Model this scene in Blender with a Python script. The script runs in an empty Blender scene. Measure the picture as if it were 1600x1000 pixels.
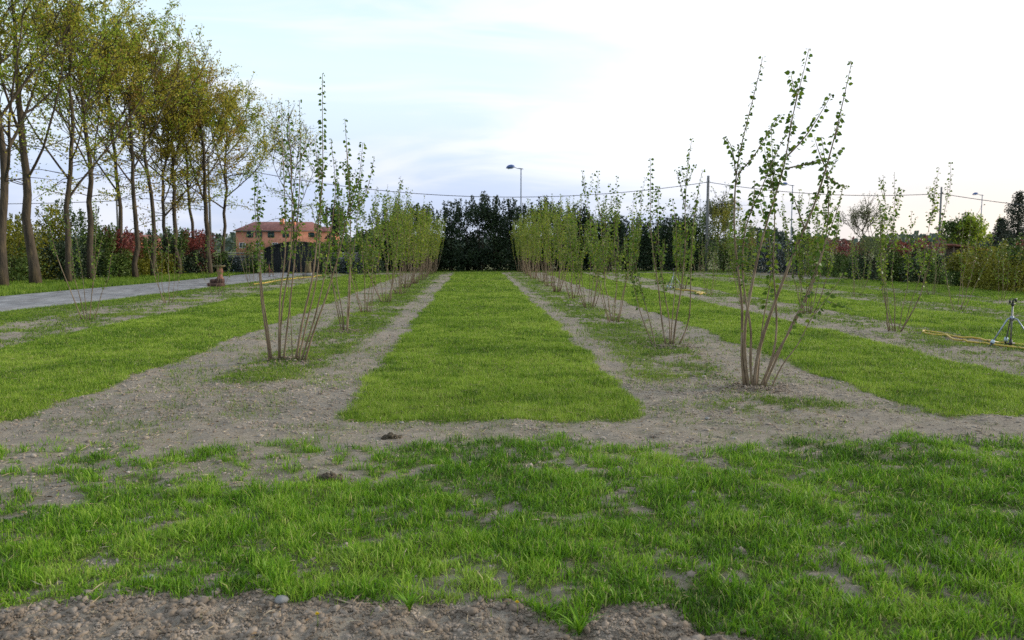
import bpy, math, random
import numpy as np

# ------------------------------------------------------------------ scene, camera, light
sc = bpy.context.scene
col = sc.collection
R = math.radians
FPX = 1250.0
PITCH, YAW, CAMH = R(5.165), R(-2.646), 1.6
cd = bpy.data.cameras.new('camera'); cam = bpy.data.objects.new('camera', cd); col.objects.link(cam)
cd.sensor_width = 36; cd.lens = FPX / 1600 * 36
cd.clip_start = 0.05; cd.clip_end = 6000
cam.location = (0, 0, CAMH); cam.rotation_euler = (R(90) - PITCH, 0, YAW)
cd.dof.use_dof = True; cd.dof.focus_distance = 7.5; cd.dof.aperture_fstop = 3.6
sc.camera = cam

SUN_EL, SUN_AZ = R(17), R(80)      # azimuth to the right of the row direction (+Y)
sdir = np.array([math.sin(SUN_AZ) * math.cos(SUN_EL), math.cos(SUN_AZ) * math.cos(SUN_EL), math.sin(SUN_EL)])
ld = bpy.data.lights.new('sun', 'SUN'); sun = bpy.data.objects.new('sun', ld); col.objects.link(sun)
ld.energy = 2.6; ld.angle = R(14); ld.color = (1.0, 0.9, 0.76)
sun.rotation_euler = (R(90) - SUN_EL, 0, math.pi - SUN_AZ)
sun.location = (20, 20, 30)

w = bpy.data.worlds.new('World'); sc.world = w; w.use_nodes = True
nt = w.node_tree; N = nt.nodes; L = nt.links
for n in list(N): N.remove(n)
def nd(t, **k):
    n = N.new(t)
    for a, b in k.items(): setattr(n, a, b)
    return n
out = nd('ShaderNodeOutputWorld'); bg = nd('ShaderNodeBackground'); bg.inputs[1].default_value = 0.1
sky = nd('ShaderNodeTexSky', sky_type='NISHITA', sun_disc=False)
sky.sun_elevation = SUN_EL; sky.sun_rotation = SUN_AZ
tc = nd('ShaderNodeTexCoord'); sep = nd('ShaderNodeSeparateXYZ'); L.new(tc.outputs['Generated'], sep.inputs[0])
def math_(op, a, b=None, c=None, clamp=False):
    m = nd('ShaderNodeMath', operation=op); m.use_clamp = clamp
    for i, v in enumerate((a, b, c)):
        if v is None: continue
        if isinstance(v, (int, float)): m.inputs[i].default_value = v
        else: L.new(v, m.inputs[i])
    return m.outputs[0]
def maprange(v, a, b, c, d, smooth=True):
    m = nd('ShaderNodeMapRange'); m.interpolation_type = 'SMOOTHSTEP' if smooth else 'LINEAR'
    L.new(v, m.inputs[0])
    for i, x in enumerate((a, b, c, d)): m.inputs[i + 1].default_value = x
    return m.outputs[0]
def mixc(f, a, b):
    m = nd('ShaderNodeMix', data_type='RGBA')
    for s, v in ((m.inputs[0], f), (m.inputs[6], a), (m.inputs[7], b)):
        if isinstance(v, (int, float)): s.default_value = v
        elif isinstance(v, tuple): s.default_value = v
        else: L.new(v, s)
    return m.outputs[2]
z = sep.outputs[2]
# side: 0 far left of the view .. 1 towards the hidden sun
GL_AZ = R(50)   # middle of the bright veil of cloud
side = math_('ADD', math_('MULTIPLY', sep.outputs[0], math.sin(GL_AZ)), math_('MULTIPLY', sep.outputs[1], math.cos(GL_AZ)))
mp = nd('ShaderNodeMapping'); L.new(tc.outputs['Generated'], mp.inputs[0]); mp.inputs['Scale'].default_value = (1.6, 1.6, 9.0)
mp.inputs['Rotation'].default_value = (0.05, 0.04, 0.3)
nz = nd('ShaderNodeTexNoise'); L.new(mp.outputs[0], nz.inputs[0]); nz.inputs['Scale'].default_value = 2.2; nz.inputs['Detail'].default_value = 5; nz.inputs['Roughness'].default_value = .5; nz.inputs['Distortion'].default_value = .6
mp2 = nd('ShaderNodeMapping'); L.new(tc.outputs['Generated'], mp2.inputs[0]); mp2.inputs['Scale'].default_value = (3, 3, 5); mp2.inputs['Location'].default_value = (4.2, 1.1, 0)
nz2 = nd('ShaderNodeTexNoise'); L.new(mp2.outputs[0], nz2.inputs[0]); nz2.inputs['Scale'].default_value = 1.6; nz2.inputs['Detail'].default_value = 4
ramp = nd('ShaderNodeValToRGB'); L.new(z, ramp.inputs[0])
cr = ramp.color_ramp; cr.elements[0].position = 0.0; cr.elements[0].color = (.56, .63, .80, 1); cr.elements[1].position = 1.0; cr.elements[1].color = (.62, .74, .95, 1)
for p, c in ((.035, (.56, .64, .84, 1)), (.085, (.58, .68, .92, 1)), (.14, (.70, .82, .97, 1)), (.21, (.76, .92, 1.0, 1)), (.30, (.66, .86, 1.0, 1)), (.5, (.66, .82, 1.0, 1))):
    e = cr.elements.new(p); e.color = c
streak = maprange(nz.outputs[0], .42, .66, 0, 1)
base_c = mixc(math_('MULTIPLY', streak, .6), ramp.outputs[0], (.93, .93, 1.0, 1))
# bright veil of cloud in front of the hidden sun
veil = maprange(math_('ADD', side, math_('MULTIPLY', math_('SUBTRACT', nz.outputs[0], .5), .25)), .60, .80, 0, 1)
veilz = maprange(z, .04, .13, 0, 1)
base2 = mixc(math_('MULTIPLY', veil, veilz), base_c, (.98, 1.0, 1.06, 1))
lowr = math_('MULTIPLY', maprange(side, .78, .97, 0, 1), maprange(z, .02, .16, 1, 0))
base3 = mixc(math_('MULTIPLY', lowr, .85), base2, (1.02, .90, .78, 1))
greyp = math_('MULTIPLY', math_('MULTIPLY', maprange(nz2.outputs[0], .50, .68, 0, 1), maprange(side, .80, .95, 0, 1)), .42)
base4 = mixc(greyp, base3, (.66, .70, .82, 1))
vm = nd('ShaderNodeVectorMath', operation='SCALE'); L.new(base4, vm.inputs[0]); vm.inputs['Scale'].default_value = 8.6
fin = mixc(.9, sky.outputs[0], vm.outputs[0])
L.new(fin, bg.inputs[0]); L.new(bg.outputs[0], out.inputs[0])

sc.view_settings.view_transform = 'Standard'; sc.view_settings.look = 'None'
sc.view_settings.gamma = 1; sc.view_settings.use_curve_mapping = False
sc.view_settings.exposure = 0.48
sc.cycles.max_bounces = 6; sc.cycles.diffuse_bounces = 3; sc.cycles.transmission_bounces = 4; sc.cycles.transparent_max_bounces = 6
sc.cycles.use_denoising = False; sc.cycles.adaptive_threshold = .008; sc.cycles.sample_clamp_indirect = 2.5; sc.cycles.sample_clamp_direct = 6
sc.cycles.filter_width = 1.45

# ------------------------------------------------------------------ helpers
rng = np.random.default_rng(7)
def ray(x, y):
    c = np.array([(x - 800.0) / FPX, (500.0 - y) / FPX, -1.0])
    a = R(90) - PITCH
    v = np.array([c[0], c[1] * math.cos(a) - c[2] * math.sin(a), c[1] * math.sin(a) + c[2] * math.cos(a)])
    cz, sz = math.cos(YAW), math.sin(YAW)
    return np.array([v[0] * cz - v[1] * sz, v[0] * sz + v[1] * cz, v[2]])
def at(x, y, D):                       # point seen at a pixel of the photograph, D metres down the rows
    v = ray(x, y); return np.array([0, 0, CAMH]) + v * (D / v[1])
def gp(x, y):
    v = ray(x, y); return np.array([0, 0, CAMH]) + v * (-CAMH / v[2])

def _hash(i, j, s):
    n = (i.astype(np.int64) * 374761393 + j.astype(np.int64) * 668265263 + s * 974634777) & 0x7fffffff
    n = ((n ^ (n >> 13)) * 1274126177) & 0x7fffffff
    return ((n ^ (n >> 16)) & 0xffff) / 65535.0
def vnoise(x, y, s=0):
    xi = np.floor(x); yi = np.floor(y); fx = x - xi; fy = y - yi
    fx = fx * fx * (3 - 2 * fx); fy = fy * fy * (3 - 2 * fy)
    a = _hash(xi, yi, s); b = _hash(xi + 1, yi, s); c = _hash(xi, yi + 1, s); d = _hash(xi + 1, yi + 1, s)
    return (a * (1 - fx) + b * fx) * (1 - fy) + (c * (1 - fx) + d * fx) * fy
def fbm(x, y, s=0, o=4):
    t = 0; a = .5; n = 0
    for k in range(o):
        t = t + a * vnoise(x * 2 ** k + 17.3 * k, y * 2 ** k + 9.1 * k, s + k); n += a; a *= .55
    return t / n
def ss(a, b, v):
    t = np.clip((v - a) / (b - a), 0, 1); return t * t * (3 - 2 * t)

class MB:
    def __init__(s): s.V = []; s.F = []; s.T = []; s.n = 0
    def add(s, v, f, tone=.5):
        v = np.asarray(v, float).reshape(-1, 3); f = np.asarray(f, int)
        s.V.append(v); s.F.append(f + s.n); s.n += len(v)
        s.T.append(np.broadcast_to(np.asarray(tone, float), (len(v),)).copy())
    def build(s, name, mat, parent=None, smooth=False, loc=None):
        V = np.concatenate(s.V); T = np.concatenate(s.T)
        me = bpy.data.meshes.new(name)
        me.vertices.add(len(V)); me.vertices.foreach_set('co', V.astype(np.float32).ravel())
        idx = np.concatenate([f.ravel() for f in s.F]); tot = np.concatenate([np.full(len(f), f.shape[1]) for f in s.F])
        me.loops.add(len(idx)); me.loops.foreach_set('vertex_index', idx.astype(np.int32))
        me.polygons.add(len(tot)); me.polygons.foreach_set('loop_start', np.concatenate([[0], np.cumsum(tot)[:-1]]).astype(np.int32))
        me.polygons.foreach_set('loop_total', tot.astype(np.int32))
        at_ = me.attributes.new('tone', 'FLOAT', 'POINT'); at_.data.foreach_set('value', T.astype(np.float32))
        me.update(calc_edges=True)
        if smooth: me.polygons.foreach_set('use_smooth', np.ones(len(tot), bool))
        me.materials.append(mat)
        o = bpy.data.objects.new(name, me); col.objects.link(o)
        if parent is not None: o.parent = parent
        if loc is not None: o.location = loc
        return o
    def tube(s, P, rad, sides=6, tone=.5, cap=True):
        P = np.asarray(P, float); n = len(P); rad = np.broadcast_to(np.asarray(rad, float), (n,))
        t = np.gradient(P, axis=0); t /= np.linalg.norm(t, axis=1)[:, None] + 1e-9
        ref = np.array([0, 0, 1.]) if abs(t[0, 2]) < .9 else np.array([1., 0, 0])
        u = np.cross(t, ref); u /= np.linalg.norm(u, axis=1)[:, None] + 1e-9
        v = np.cross(t, u)
        a = np.arange(sides) / sides * 2 * math.pi
        V = P[:, None] + rad[:, None, None] * (np.cos(a)[None, :, None] * u[:, None] + np.sin(a)[None, :, None] * v[:, None])
        i = np.arange(n - 1)[:, None] * sides; k = np.arange(sides)[None]; k2 = (k + 1) % sides
        F = np.stack([i + k, i + k2, i + sides + k2, i + sides + k], -1).reshape(-1, 4)
        s.add(V.reshape(-1, 3), F, tone)
        if cap:
            s.F.append(np.array([list(range(s.n - sides, s.n))])); s.F.append(np.array([list(range(s.n - n * sides, s.n - n * sides + sides))[::-1]]))
    def box(s, c, size, rotz=0, tone=.5, bevel=0.0, jitter=0.0):
        x, y, z_ = np.array(size) / 2.0
        V = []
        b = min(bevel, x * .45, y * .45, z_ * .45)
        if b <= 0:
            V = np.array([[i * x, j * y, k * z_] for i in (-1, 1) for j in (-1, 1) for k in (-1, 1)])
            F = np.array([[0, 1, 3, 2], [4, 6, 7, 5], [0, 4, 5, 1], [2, 3, 7, 6], [0, 2, 6, 4], [1, 5, 7, 3]])
            Fs = [F]
        else:                               # box with its vertical edges and top chamfered
            ring = [(-x + b, -y), (x - b, -y), (x, -y + b), (x, y - b), (x - b, y), (-x + b, y), (-x, y - b), (-x, -y + b)]
            lv = [(-z_, 0), (z_ - b, 0), (z_, b)]
            V = []
            for zz, ins in lv:
                for (px, py) in ring:
                    V.append([px * (1 - ins / x), py * (1 - ins / y), zz])
            V = np.array(V); Fs = []
            q = []
            for l in range(2):
                for k in range(8):
                    q.append([l * 8 + k, l * 8 + (k + 1) % 8, l * 8 + 8 + (k + 1) % 8, l * 8 + 8 + k])
            Fs = [np.array(q), np.array([[16 + k for k in range(8)]]), np.array([[7 - k for k in range(8)]])]
        if jitter: V = V + rng.uniform(-jitter, jitter, V.shape)
        cz, sz = math.cos(rotz), math.sin(rotz)
        V = np.stack([V[:, 0] * cz - V[:, 1] * sz, V[:, 0] * sz + V[:, 1] * cz, V[:, 2]], 1) + np.array(c, float)
        n0 = s.n
        s.add(V, Fs[0], tone)
        for f in Fs[1:]: s.F.append(f + n0)
    def leaves(s, C, A, size, tone, shape='diamond', wr=.6, fold=.12):
        C = np.asarray(C, float); n = len(C)
        if n == 0: return
        A = np.asarray(A, float); A = A / (np.linalg.norm(A, axis=1)[:, None] + 1e-9)
        rv = rng.normal(size=(n, 3)); S = np.cross(A, rv); S /= np.linalg.norm(S, axis=1)[:, None] + 1e-9
        Nn = np.cross(A, S); Ls = np.broadcast_to(np.asarray(size, float), (n,))[:, None]
        if shape == 'diamond': tpl = [(0, 0, 0), (.5, .5, 1), (1, 0, 0), (.45, -.5, 1)]
        elif shape == 'heart': tpl = [(.02, 0, 0), (-.02, .38, .8), (.45, .52, 1), (1, 0, -.4), (.45, -.52, 1), (-.02, -.38, .8)]
        else: tpl = [(0, 0, 0), (.6, .5, 0), (1, -.3, .6)]
        V = np.stack([C + A * Ls * a + S * Ls * wr * b + Nn * Ls * fold * c for a, b, c in tpl], 1)
        K = len(tpl)
        F = np.arange(n * K).reshape(n, K)
        s.add(V.reshape(-1, 3), F, np.repeat(np.broadcast_to(np.asarray(tone, float), (n,)), K))

def tag(o, label=None, cat=None, group=None, kind=None):
    if label: o['label'] = label
    if cat: o['category'] = cat
    if group: o['group'] = group
    if kind: o['kind'] = kind
    return o
def empty(name, loc, rz=0, s=1):
    o = bpy.data.objects.new(name, None); col.objects.link(o); o.location = tuple(float(q) for q in loc); o.rotation_euler = (0, 0, rz)
    o.scale = (s, s, s); o.empty_display_size = .2
    return o
def copy_tree(o, parent=None):
    c = o.copy(); col.objects.link(c); c.parent = parent
    for ch in [q for q in o.children]: copy_tree(ch, c)
    return c
ORD = ['first', 'second', 'third', 'fourth', 'fifth', 'sixth', 'seventh', 'eighth', 'ninth', 'tenth', 'eleventh', 'twelfth', 'thirteenth', 'fourteenth', 'fifteenth', 'sixteenth', 'seventeenth', 'eighteenth', 'nineteenth', 'twentieth']

# ------------------------------------------------------------------ materials
def material(name):
    m = bpy.data.materials.new(name); m.use_nodes = True
    t = m.node_tree; t.nodes.remove(t.nodes['Principled BSDF']) if 'Principled BSDF' in t.nodes else None
    return m, t, t.nodes.get('Material Output') or t.nodes.new('ShaderNodeOutputMaterial')
def leafmat(name, cols, trans=.3, rough=.55, spec=.25):
    m, t, o = material(name); n = t.nodes; l = t.links
    a = n.new('ShaderNodeAttribute'); a.attribute_name = 'tone'
    r = n.new('ShaderNodeValToRGB'); l.new(a.outputs['Fac'], r.inputs[0])
    k = len(cols)
    r.color_ramp.elements[0].color = (*cols[0], 1); r.color_ramp.elements[1].color = (*cols[-1], 1)
    for i in range(1, k - 1):
        e = r.color_ramp.elements.new(i / (k - 1)); e.color = (*cols[i], 1)
    p = n.new('ShaderNodeBsdfPrincipled'); l.new(r.outputs[0], p.inputs['Base Color']); p.inputs['Roughness'].default_value = rough
    p.inputs['Specular IOR Level'].default_value = spec
    tr = n.new('ShaderNodeBsdfTranslucent'); l.new(r.outputs[0], tr.inputs[0])
    mx = n.new('ShaderNodeMixShader'); mx.inputs[0].default_value = trans
    l.new(p.outputs[0], mx.inputs[1]); l.new(tr.outputs[0], mx.inputs[2]); l.new(mx.outputs[0], o.inputs[0])
    return m
def noisemat(name, cols, scale=8, detail=6, rough=.85, bump=.3, bscale=None, metallic=0, stretch=(1, 1, 1), bdist=.02, spec=.3, pos=None):
    m, t, o = material(name); n = t.nodes; l = t.links
    g = n.new('ShaderNodeTexCoord'); mp = n.new('ShaderNodeMapping'); mp.inputs['Scale'].default_value = stretch
    l.new(g.outputs['Object'], mp.inputs[0])
    z1 = n.new('ShaderNodeTexNoise'); z1.inputs['Scale'].default_value = scale; z1.inputs['Detail'].default_value = detail; z1.inputs['Roughness'].default_value = .65
    l.new(mp.outputs[0], z1.inputs[0])
    r = n.new('ShaderNodeValToRGB'); l.new(z1.outputs[0], r.inputs[0]); k = len(cols)
    r.color_ramp.elements[0].position = .3; r.color_ramp.elements[1].position = .7
    r.color_ramp.elements[0].color = (*cols[0], 1); r.color_ramp.elements[1].color = (*cols[-1], 1)
    for i in range(1, k - 1):
        e = r.color_ramp.elements.new(.3 + .4 * i / (k - 1)); e.color = (*cols[i], 1)
    p = n.new('ShaderNodeBsdfPrincipled'); l.new(r.outputs[0], p.inputs['Base Color']); p.inputs['Roughness'].default_value = rough
    p.inputs['Metallic'].default_value = metallic; p.inputs['Specular IOR Level'].default_value = spec
    if bump:
        z2 = n.new('ShaderNodeTexNoise'); z2.inputs['Scale'].default_value = bscale or scale * 3; z2.inputs['Detail'].default_value = 6; l.new(mp.outputs[0], z2.inputs[0])
        b = n.new('ShaderNodeBump'); b.inputs['Strength'].default_value = bump; b.inputs['Distance'].default_value = bdist
        l.new(z2.outputs[0], b.inputs['Height']); l.new(b.outputs[0], p.inputs['Normal'])
    l.new(p.outputs[0], o.inputs[0])
    return m

M = {}
M['grass_front'] = leafmat('grass_front', [(.035, .085, .007), (.082, .200, .010), (.150, .315, .014), (.25, .41, .03), (.46, .41, .17)], .35, .5)
M['grass_lawn'] = leafmat('grass_lawn', [(.058, .122, .010), (.130, .238, .015), (.215, .335, .022), (.30, .42, .045), (.46, .44, .16)], .35, .55)
M['weed'] = leafmat('weed', [(.050, .10, .008), (.110, .205, .012), (.185, .290, .02), (.30, .32, .08)], .3, .55)
M['hazel_leaf'] = leafmat('hazel_leaf', [(.040, .080, .012), (.085, .155, .018), (.155, .235, .022), (.30, .34, .03)], .4, .5)
M['tree_green'] = leafmat('tree_green', [(.11, .17, .014), (.22, .31, .025), (.33, .41, .04), (.44, .45, .08)], .5, .6)
M['tree_gold'] = leafmat('tree_gold', [(.18, .17, .018), (.36, .33, .035), (.50, .44, .06), (.58, .48, .10)], .5, .6)
M['tree_rust'] = leafmat('tree_rust', [(.15, .11, .024), (.30, .215, .04), (.42, .29, .06), (.50, .34, .10)], .5, .6)
M['hedge_dark'] = leafmat('hedge_dark', [(.012, .024, .011), (.026, .048, .020), (.048, .075, .028), (.09, .10, .05)], .12, .5, .3)
M['hedge_green'] = leafmat('hedge_green', [(.035, .06, .014), (.075, .125, .024), (.12, .18, .035), (.19, .23, .06)], .25, .5)
M['photinia'] = leafmat('photinia', [(.09, .03, .025), (.19, .045, .04), (.24, .07, .05), (.10, .10, .03)], .25, .45)
M['forsythia'] = leafmat('forsythia', [(.08, .09, .012), (.17, .18, .018), (.26, .25, .026), (.34, .30, .035)], .3, .55)
M['laurel'] = leafmat('laurel', [(.012, .025, .018), (.025, .045, .030), (.07, .095, .09), (.26, .29, .32)], .08, .32, .5)  # pale bluish end of the ramp imitates sky reflected in the leaves
M['willow'] = leafmat('willow', [(.06, .085, .03), (.11, .14, .05), (.17, .19, .08), (.24, .24, .12)], .4, .6)
M['conifer'] = leafmat('conifer', [(.02, .03, .022), (.035, .05, .03), (.055, .065, .04), (.09, .09, .06)], .1, .6)
M['far_wood'] = leafmat('far_wood', [(.05, .075, .06), (.07, .10, .075), (.10, .13, .09), (.14, .15, .11)], .1, .7)
M['bark'] = noisemat('bark', [(.030, .024, .017), (.065, .050, .034), (.12, .090, .048)], 6, 8, .95, .9, 14, stretch=(1, 1, .25), bdist=.05)
M['hazel_bark'] = noisemat('hazel_bark', [(.09, .062, .036), (.20, .142, .085), (.30, .235, .165)], 12, 6, .8, .3, 60, stretch=(1, 1, .35), bdist=.004)
M['stone'] = noisemat('stone', [(.10, .10, .10), (.22, .215, .20), (.36, .35, .33)], 3, 8, .9, .7, 20)
M['metal'] = noisemat('metal', [(.22, .25, .29), (.33, .37, .41)], 30, 3, .5, .1, 80, metallic=.8)
M['pipe'] = noisemat('pipe', [(.16, .16, .15), (.26, .26, .25)], 30, 3, .5, .1, 80, metallic=.4)
M['dark_plastic'] = noisemat('dark_plastic', [(.02, .02, .02), (.05, .05, .05)], 20, 3, .5, 0)
M['white_plastic'] = noisemat('white_plastic', [(.36, .46, .52), (.50, .58, .62)], 20, 3, .45, 0)
M['hose'] = noisemat('hose', [(.42, .28, .04), (.55, .40, .07)], 10, 3, .45, .1, 60)
M['gate'] = noisemat('gate', [(.008, .011, .013), (.016, .020, .022)], 10, 4, .6, .2, 30)
M['lamp_blue'] = noisemat('lamp_blue', [(.05, .09, .22), (.09, .14, .30)], 10, 2, .4, 0)
M['pole_grey'] = noisemat('pole_grey', [(.17, .20, .25), (.25, .28, .33)], 6, 3, .6, 0)
M['pole_conc'] = noisemat('pole_conc', [(.13, .13, .13), (.20, .20, .19)], 6, 5, .9, .3)
M['wire'] = noisemat('wire', [(.05, .05, .06), (.09, .09, .10)], 6, 2, .6, 0)
M['plaster'] = noisemat('plaster', [(.40, .165, .105), (.52, .225, .145), (.60, .28, .18)], .8, 6, .9, .2, 10)
M['plaster_lit'] = noisemat('plaster_lit', [(.62, .24, .12), (.72, .31, .17)], .8, 6, .9, .2, 10)  # brighter copy of plaster, with light on the wing wall put into its colour
M['glass'] = noisemat('glass', [(.02, .035, .04), (.05, .07, .08)], 1, 2, .1, 0, spec=.6)
M['shutter'] = noisemat('shutter', [(.03, .07, .07), (.06, .11, .10)], 4, 2, .6, 0)
M['white_paint'] = noisemat('white_paint', [(.55, .55, .55), (.75, .75, .74)], 4, 2, .6, 0)
M['terracotta'] = noisemat('terracotta', [(.13, .055, .035), (.23, .105, .068), (.32, .19, .13)], 14, 6, .85, .5, 40)
M['brickdark'] = noisemat('brickdark', [(.05, .03, .025), (.11, .06, .045)], 14, 6, .9, .5, 40)
M['wood'] = noisemat('wood', [(.06, .045, .03), (.14, .10, .065)], 10, 6, .9, .5, 40, stretch=(1, 1, .2))
M['lichen'] = noisemat('lichen', [(.085, .07, .035), (.17, .14, .07)], 14, 6, .9, .4, 40)
M['clod'] = noisemat('clod', [(.11, .083, .058), (.21, .165, .120), (.36, .30, .24)], 9, 7, .95, .7, 60, bdist=.01)
M['pebble'] = noisemat('pebble', [(.15, .12, .09), (.26, .21, .16), (.42, .37, .31)], 4, 4, .95, .4, 60, bdist=.005)
M['darkclod'] = noisemat('darkclod', [(.045, .036, .022), (.12, .095, .06)], 20, 6, .95, .6, 60)
M['dandelion'] = noisemat('dandelion', [(.75, .55, .02), (.85, .65, .04)], 40, 2, .7, 0)

def tile_mat():
    m, t, o = material('roof_tiles'); n = t.nodes; l = t.links
    g = n.new('ShaderNodeTexCoord'); wv = n.new('ShaderNodeTexWave'); wv.inputs['Scale'].default_value = 1.6; wv.bands_direction = 'X'
    l.new(g.outputs['Object'], wv.inputs[0])
    z1 = n.new('ShaderNodeTexNoise'); z1.inputs['Scale'].default_value = 1.5; z1.inputs['Detail'].default_value = 6; l.new(g.outputs['Object'], z1.inputs[0])
    r = n.new('ShaderNodeValToRGB'); l.new(z1.outputs[0], r.inputs[0])
    r.color_ramp.elements[0].position = .3; r.color_ramp.elements[0].color = (.17, .065, .05, 1); r.color_ramp.elements[1].position = .7; r.color_ramp.elements[1].color = (.30, .12, .09, 1)
    p = n.new('ShaderNodeBsdfPrincipled'); p.inputs['Roughness'].default_value = .9; l.new(r.outputs[0], p.inputs['Base Color'])
    b = n.new('ShaderNodeBump'); b.inputs['Strength'].default_value = .6; b.inputs['Distance'].default_value = .06; l.new(wv.outputs[1], b.inputs['Height']); l.new(b.outputs[0], p.inputs['Normal'])
    l.new(p.outputs[0], o.inputs[0]); return m
M['tiles'] = tile_mat()

def ground_mat():
    m, t, o = material('ground'); n = t.nodes; l = t.links
    g = n.new('ShaderNodeTexCoord')
    def noise(s, d=8, r=.65):
        q = n.new('ShaderNodeTexNoise'); q.inputs['Scale'].default_value = s; q.inputs['Detail'].default_value = d; q.inputs['Roughness'].default_value = r
        l.new(g.outputs['Object'], q.inputs[0]); return q.outputs[0]
    def ramp_(v, st):
        r = n.new('ShaderNodeValToRGB'); l.new(v, r.inputs[0])
        r.color_ramp.elements[0].position = st[0][0]; r.color_ramp.elements[0].color = (*st[0][1], 1)
        r.color_ramp.elements[1].position = st[-1][0]; r.color_ramp.elements[1].color = (*st[-1][1], 1)
        for a, b in st[1:-1]:
            e = r.color_ramp.elements.new(a); e.color = (*b, 1)
        return r.outputs[0]
    def mix(f, a, b, bt='MIX'):
        q = n.new('ShaderNodeMix'); q.data_type = 'RGBA'; q.blend_type = bt
        for s_, v in ((q.inputs[0], f), (q.inputs[6], a), (q.inputs[7], b)):
            if isinstance(v, (int, float)): s_.default_value = v
            elif isinstance(v, tuple): s_.default_value = v
            else: l.new(v, s_)
        return q.outputs[2]
    fine = noise(38, 8, .75); big = noise(.9, 5); mid = noise(6, 8, .7)
    soil = ramp_(fine, [(.30, (.085, .068, .050)), (.46, (.235, .198, .148)), (.60, (.35, .305, .24)), (.74, (.52, .47, .39))])
    soil2 = mix(ramp_(big, [(.35, (0, 0, 0)), (.65, (1, 1, 1))]), soil, (.29, .25, .195, 1))
    soil3 = mix(.45, soil, soil2)
    soil4 = mix(.5, soil3, ramp_(mid, [(.3, (.14, .112, .08)), (.7, (.34, .295, .23))]))
    th = ramp_(mid, [(.3, (.060, .075, .018)), (.55, (.115, .140, .024)), (.75, (.20, .19, .07))])
    a = n.new('ShaderNodeAttribute'); a.attribute_name = 'tone'
    c = mix(a.outputs['Fac'], soil4, th)
    p = n.new('ShaderNodeBsdfPrincipled'); p.inputs['Roughness'].default_value = .97; p.inputs['Specular IOR Level'].default_value = .15
    l.new(c, p.inputs['Base Color'])
    b = n.new('ShaderNodeBump'); b.inputs['Strength'].default_value = .8; b.inputs['Distance'].default_value = .02; l.new(fine, b.inputs['Height'])
    b2 = n.new('ShaderNodeBump'); b2.inputs['Strength'].default_value = .7; b2.inputs['Distance'].default_value = .06; l.new(mid, b2.inputs['Height']); l.new(b2.outputs[0], b.inputs['Normal'])
    l.new(b.outputs[0], p.inputs['Normal']); l.new(p.outputs[0], o.inputs[0]); return m
M['ground'] = ground_mat()
M['road'] = noisemat('road', [(.11, .105, .10), (.20, .195, .19), (.30, .295, .285)], 3, 10, .95, .5, 40, stretch=(1, .35, 1), bdist=.02)

# ------------------------------------------------------------------ ground and cover masks
LAWNS = [  # x0, x1, y0, y1, label
    (-1.33, 1.70, 7.32, 52.0, 'bright mown grass of the central strip running to the dark hedge'),
    (-7.55, -4.25, 7.35, 48.0, 'mown grass strip left of the central one, between two bare soil bands'),
    (4.38, 6.80, 7.15, 51.0, 'mown grass strip right of the central one, beyond the large leaning hazel'),
    (9.00, 11.70, 7.0, 50.0, 'second mown grass strip to the right, behind the yellow hose'),
    (13.5, 15.00, 12.0, 47.0, 'third narrow mown grass strip to the right'),
    (16.6, 20.0, 16.0, 40.0, 'last grass strip before the mixed flowering hedge on the right'),
]
def lawnmask(x, y, i):
    x0, x1, y0, y1, _ = LAWNS[i]
    cx, cy = (x0 + x1) / 2, (y0 + y1) / 2
    rr = .35
    qx = np.abs(x - cx) - (x1 - x0) / 2 + rr; qy = np.abs(y - cy) - (y1 - y0) / 2 + rr
    d = np.hypot(np.maximum(qx, 0), np.maximum(qy, 0)) + np.minimum(np.maximum(qx, qy), 0) - rr
    d = d + (fbm(x * 1.1, y * 1.1, 3 + i) - .5) * .38 + (fbm(x * 6, y * 6, 5) - .5) * .16
    return ss(.05, -.09, d)
fe_x = np.array([-6, -2.1, -1.3, -.9, -.4, 0, .22, .40, .56, .85, 1.2, 2.0, 6]); fe_y = np.array([3.5, 3.50, 3.60, 3.56, 3.42, 3.50, 3.46, 3.10, 3.34, 3.30, 3.02, 2.85, 2.7])
def front(x, y):
    lo = np.interp(x, fe_x, fe_y) + (fbm(x * 5, y * 5, 21) - .5) * .22
    hi = 6.55 + (fbm(x * 1.3, y * 0 + 3, 22) - .5) * .9
    inside = ss(lo - .02, lo + .08, y) * ss(hi + .12, hi - .25, y)
    n = fbm(x * 2.1, y * 2.1, 23, 4) * .34 + fbm(x * 7, y * 7, 24, 3) * .40 + vnoise(x * 24, y * 24, 28) * .26
    patch = ss(4.9, 5.5, y + (fbm(x, y, 26) - .5) * 1.0) * ss(.1, -1.2, x)
    patch2 = ss(5.3, 6.0, y) * .35
    thr = .345 + .155 * np.maximum(patch, patch2) + .03 * ss(-2.2, -3.0, x)
    return inside * ss(thr - .03, thr + .12, n)
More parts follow.
